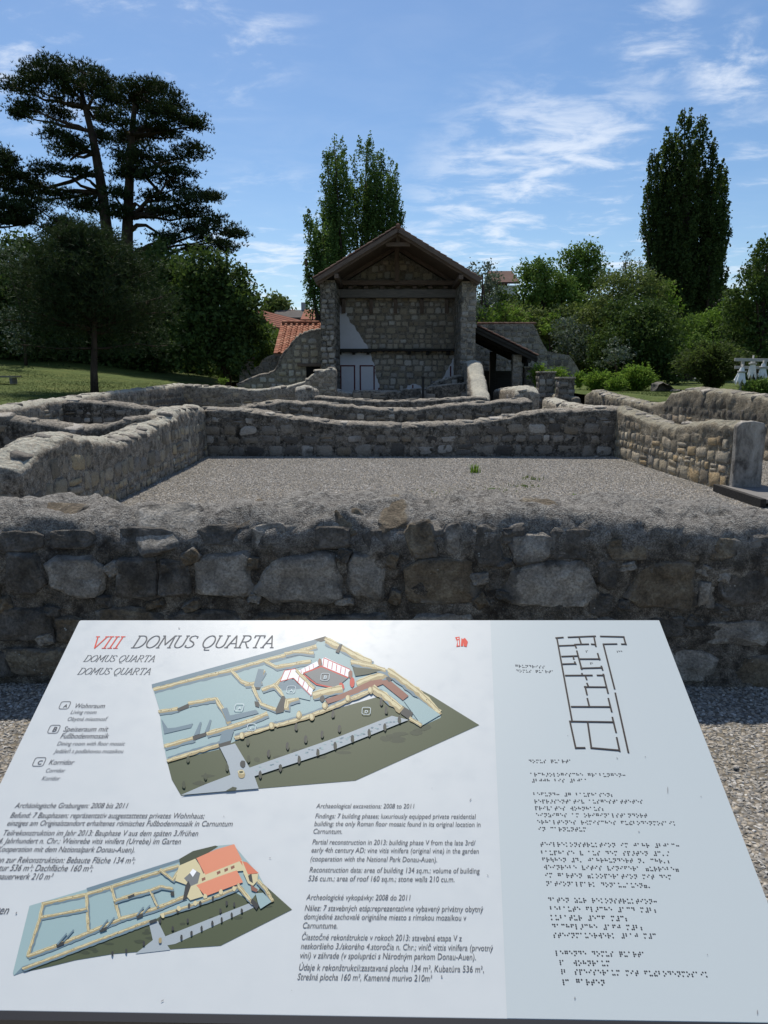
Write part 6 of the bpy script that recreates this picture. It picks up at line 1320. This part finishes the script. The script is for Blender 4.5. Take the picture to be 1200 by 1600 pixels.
A1.wall([(82, 414), (185, 385)], 14); A1.wall([(228, 370), (300, 350), (380, 325), (440, 300)], 15); A1.poly([(180, 382), (226, 372), (230, 358), (226, 372), (184, 396)], BK); A1.poly([(180, 380), (228, 366), (228, 378), (184, 394)], BK)
A1.poly([(184, 378), (206, 330), (212, 332), (204, 372)], TS); A1.poly([(222, 366), (240, 322), (246, 324), (236, 364)], TS)
A1.poly([(280, 285), (300, 330), (410, 300), (400, 288), (310, 308), (300, 280)], TS)
A1.wall([(388, 205), (400, 235), (418, 268), (470, 286)], 15); A1.poly([(395, 258), (410, 262), (412, 280), (398, 276)], BK)
A1.wall([(420, 218), (470, 200), (500, 168), (545, 150)], 14); A1.wall([(462, 200), (492, 232), (505, 250)], 18); A1.poly([(468, 290), (490, 240), (504, 240), (496, 296), (470, 302)], BK)
A1.wall([(505, 285), (508, 258), (548, 246)], 20); A1.poly([(480, 205), (520, 180), (590, 232), (588, 256), (545, 246), (504, 250)], TE); A1.poly([(480, 205), (492, 222), (560, 215), (585, 240), (590, 232), (522, 180)], TS)
A1.poly([(484, 190), (500, 152), (536, 146), (530, 178), (508, 184)], WH); A1.poly([(530, 178), (536, 146), (600, 212), (592, 240)], WH)
for a, b in (((484, 190), (500, 152)), ((500, 152), (536, 146)), ((508, 184), (522, 150)), ((536, 146), (600, 212)), ((530, 178), (592, 240)), ((484, 190), (530, 178)), ((546, 192), (552, 164)), ((562, 208), (570, 182)), ((578, 224), (586, 198))): A1.line([a, b], 2.6, RD)
A1.wall([(540, 150), (602, 214)], 15, (0, 0)); A1.poly([(548, 152), (612, 120), (620, 135), (560, 165)], WH)
for x in range(556, 612, 14): A1.line([(x, 148-(x-556)*.45), (x+2, 162-(x-556)*.45)], 2, RD)
A1.poly([(566, 160), (636, 136), (722, 176), (676, 214), (610, 196)], FL); A1.line([(566, 166), (610, 200), (680, 214)], 5, RD); A1.line([(564, 162), (632, 136)], 5, RD)
A1.poly([(628, 112), (640, 106), (728, 148), (720, 176), (632, 138)], WH)
for k in range(6): A1.line([(636+k*15, 110+k*7), (633+k*15, 136+k*6.4)], 2.6, RD)
A1.line([(630, 139), (720, 177)], 5, RD); A1.line([(636, 108), (728, 149)], 3, RD); A1.blob(622, 124, 6, 16, BN); A1.blob(696, 212, 10, 18, RD); A1.blob(734, 192, 9, 20, RD); A1.blob(728, 165, 8, 16, BN)
A1.wall([(596, 236), (660, 220), (700, 214)], 26); A1.blob(630, 250, 8, 12, BK); A1.wall([(750, 198), (800, 178), (862, 158)], 28)
A1.poly([(640, 252), (700, 232), (740, 214), (796, 188), (836, 182), (844, 198), (770, 228), (700, 252), (650, 268)], BN); A1.poly([(826, 188), (862, 184), (930, 240), (910, 256)], BN); A1.poly([(850, 178), (878, 160), (884, 172), (862, 194)], BK)
A1.wall([(730, 120), (800, 135), (850, 150)], 18); A1.poly([(735, 140), (840, 150), (790, 165), (745, 172)], OD); A1.poly([(690, 62), (700, 60), (688, 92), (676, 88)], BK)
A1.wall([(860, 152), (910, 185), (970, 230), (1040, 300)], 28, (-6, 6)); A1.poly([(912, 256), (962, 250), (1040, 306), (976, 344)], TE); A1.poly([(905, 272), (945, 298), (936, 326), (902, 302)], BK)
A1.wall([(806, 214), (850, 240), (905, 286)], 30, (0, 4)); A1.wall([(934, 318), (974, 342)], 16, (0, 0))
A1.wall([(92, 466), (180, 438), (272, 410)], 13, (3, -7)); A1.wall([(326, 386), (440, 352), (470, 340)], 13, (3, -7)); A1.wall([(470, 344), (560, 318), (640, 290), (720, 256), (800, 222)], 15, (3, -7))
A1.poly([(272, 404), (280, 372), (324, 360), (312, 398), (280, 412)], TS); A1.poly([(270, 408), (312, 396), (314, 410), (274, 422)], BK)
A1.poly([(275, 420), (328, 406), (378, 490), (500, 448), (700, 378), (872, 310), (930, 324), (640, 440), (395, 520), (410, 562), (140, 585), (225, 548), (312, 515), (300, 470)], PA)
for k in range(60): t = random.random(); A1.blob(400+t*500, 498-t*175+random.uniform(-8, 8), 5, 2.2, TS if k % 2 else TE, 6)
for x, y in ((165, 460), (225, 520), (150, 550), (300, 490), (375, 460), (372, 400), (445, 440), (510, 415), (573, 392), (630, 375), (690, 355), (668, 305), (540, 350), (852, 292), (835, 262), (415, 515), (485, 490), (550, 462), (615, 438), (675, 415), (735, 390), (793, 370), (847, 350), (898, 325)): A1.blob(x, y, 6, 14, BK if x > 380 else OD); A1.blob(x+3, y+3, 3, 9, OD)
for x, y in ((455, 345), (550, 308), (595, 315), (640, 275), (720, 250), (798, 222), (352, 380)): A1.blob(x, y, 10, 14, CD_); A1.blob(x-2, y-2, 6, 10, CRM)
A1.blob(355, 478, 9, 14, BK); A1.blob(350, 514, 13, 17, CD_); A1.blob(349, 506, 12, 7, CRM); A1.blob(349, 506, 8, 4, OD); A1.poly([(295, 572), (320, 557), (334, 560), (330, 570)], OD)
build('printed_picture', A1.l, PC, 'larger printed aerial view of the ruin with olive garden')
for ch, x, y in (('A', 522, 219), ('A', 342, 280), ('B', 640, 175), ('C', 385, 350), ('D', 783, 293)): boxed(ch, x/2.222+220, y/2.222+980, 13, 11, INKW, .0022)
B1 = Pic(lambda p: (p[0]/2.553, p[1]/2.553+1240))
B1.poly([(118, 448), (345, 382), (715, 262), (770, 235), (850, 210), (930, 203), (1030, 320), (1090, 432), (1038, 468), (1000, 440), (640, 498), (600, 520), (56, 726), (52, 715)], TE)
B1.poly([(60, 720), (230, 655), (420, 590), (600, 515), (640, 490), (940, 395), (1000, 430), (1050, 360), (1165, 463), (880, 607), (670, 622), (450, 640), (300, 665), (200, 690)], OL); B1.poly([(56, 726), (90, 690), (240, 640), (230, 662)], TS)
for k in range(30): x = random.uniform(300, 1080); B1.blob(x, 640-(x-300)*.22+random.uniform(-30, 10), random.uniform(8, 24), random.uniform(4, 8), OD)
B1.poly([(595, 520), (630, 508), (660, 570), (1000, 436), (1020, 452), (700, 600), (668, 606), (680, 624), (540, 640), (610, 585)], PA)
B1.poly([(345, 378), (715, 262), (720, 272), (350, 392)], TS); B1.poly([(715, 262), (770, 230), (860, 208), (870, 212), (745, 290), (720, 300)], OD)
for pts, w in (([(168, 440), (345, 402), (530, 345), (715, 288)], 14), ([(345, 402), (352, 550)], 15), ([(445, 372), (478, 500)], 16), ([(172, 440), (160, 495), (110, 650)], 14), ([(160, 495), (250, 478), (345, 460)], 11), ([(110, 650), (230, 605), (350, 556), (478, 502)], 14), ([(478, 500), (560, 478), (640, 452), (740, 410)], 14),
               ([(90, 700), (250, 640), (420, 575), (600, 508)], 11), ([(640, 486), (760, 448), (880, 405), (960, 370)], 12), ([(455, 430), (530, 405), (600, 388), (628, 450)], 13), ([(640, 305), (690, 345), (720, 300)], 14), ([(600, 388), (640, 372), (690, 380)], 12)): B1.wall(pts, w, (5, 8))
for p in ([(225, 604), (255, 592), (258, 604), (230, 616)], [(398, 545), (426, 534), (428, 546), (402, 556)], [(545, 490), (570, 480), (572, 492), (548, 502)], [(510, 412), (536, 402), (538, 412), (514, 422)], [(596, 510), (624, 500), (628, 512), (600, 522)], [(680, 395), (695, 392), (697, 410), (684, 410)]): B1.poly(p, BK)
for a, b in (((255, 592), (296, 545)), ((230, 604), (268, 560)), ((400, 545), (432, 505)), ((428, 534), (458, 496)), ((548, 488), (574, 455)), ((572, 480), (600, 448))): B1.line([a, b], 6, TS)
B1.poly([(715, 290), (780, 262), (822, 325), (830, 322), (830, 345), (790, 372), (812, 412), (760, 428), (735, 400), (755, 370), (700, 350)], CRM); B1.poly([(735, 340), (775, 305), (800, 320), (790, 360), (762, 372)], FL); B1.poly([(758, 318), (770, 302), (785, 312), (770, 335)], WH); B1.poly([(786, 262), (800, 262), (830, 312), (812, 322)], BN); B1.poly([(740, 372), (752, 350), (762, 372), (745, 420), (730, 428)], BK)
B1.poly([(820, 325), (965, 268), (972, 310), (945, 312), (790, 372), (800, 340)], CRM)
for x, y in ((812, 345), (872, 319), (902, 308), (928, 298)): B1.poly([(x-7, y-4), (x+7, y-10), (x+9, y), (x-5, y+8)], BN)
B1.poly([(784, 260), (860, 226), (935, 204), (966, 268), (820, 326)], OR); B1.poly([(784, 368), (860, 338), (945, 308), (970, 356), (820, 412)], OR); B1.poly([(955, 270), (985, 276), (1033, 320), (990, 324)], ORD)
B1.poly([(966, 268), (990, 325), (1030, 322), (1028, 350), (1010, 370), (990, 360), (972, 320)], CRM); B1.poly([(990, 330), (1004, 322), (1010, 360), (996, 352)], BK); B1.poly([(1000, 365), (1030, 385), (1024, 396), (1004, 388)], BN)
B1.wall([(950, 365), (985, 410), (1010, 440)], 20, (0, 3)); B1.wall([(1030, 350), (1060, 380), (1088, 430)], 18, (-3, 4)); B1.poly([(1005, 420), (1035, 448), (1024, 466), (1000, 436)], BK); B1.poly([(1020, 400), (1050, 398), (1084, 434), (1040, 462), (1030, 440)], TE)
for x, y in ((640, 510), (710, 470), (755, 450), (800, 440), (850, 420), (905, 440), (935, 445), (880, 470), (765, 560), (805, 540), (848, 520), (885, 506), (925, 488), (965, 470), (725, 575), (575, 600), (505, 630), (450, 640), (690, 540), (750, 510)): B1.blob(x, y, 5, 11, BK); 
for x, y in ((650, 488), (715, 460), (780, 440), (820, 412), (935, 382), (882, 395)): B1.blob(x, y, 8, 11, CRM)
B1.blob(640, 588, 7, 12, CD_)
build('printed_picture', B1.l, PC, 'smaller printed aerial view with the orange roofed house')
# scratches and specks of dirt
lst = []
for px, py, w, h, a in ((735, 1250, 1.2, 5, .6), (280, 982, 3, 1.2, .3), (254, 1564, 6, 1.5, -.5), (690, 1526, 2.5, 4, 0), (422, 1341, 3, 1.2, 0), (1043, 1235, 1, 12, 0), (1183, 1582, 1.5, 8, 0), (898, 1560, 1.5, 5, .2), (998, 1300, 2, 2, 0), (887, 1150, 1.2, 1.2, 0), (1008, 1183, 1.5, 1.5, 0), (675, 1232, 1, 1, 0), (26, 1427, 2, 4, .6), (964, 1185, 3, 1.2, .5), (1095, 1245, 2, 1.2, 0), (1105, 1492, 1.4, 2, 0), (350, 1276, 1.5, 1.5, 0), (762, 1368, 3, 1.2, .6), (456, 1548, 1.2, 1.2, 0)):
    poly(lst, [(px+w*math.cos(k*1.05)*.5*math.cos(a)-h*math.sin(k*1.05)*.5*math.sin(a), py+w*math.cos(k*1.05)*.5*math.sin(a)+h*math.sin(k*1.05)*.5*math.cos(a)) for k in range(6)], .0012, 0)
build('dirt_specks', lst, [flat('dirt', (.22, .22, .23), .9)])

print('TRIS', sum(len(o.data.loops)-2*len(o.data.polygons) for o in SC.objects if o.type == 'MESH'), len(A1.l), len(B1.l))
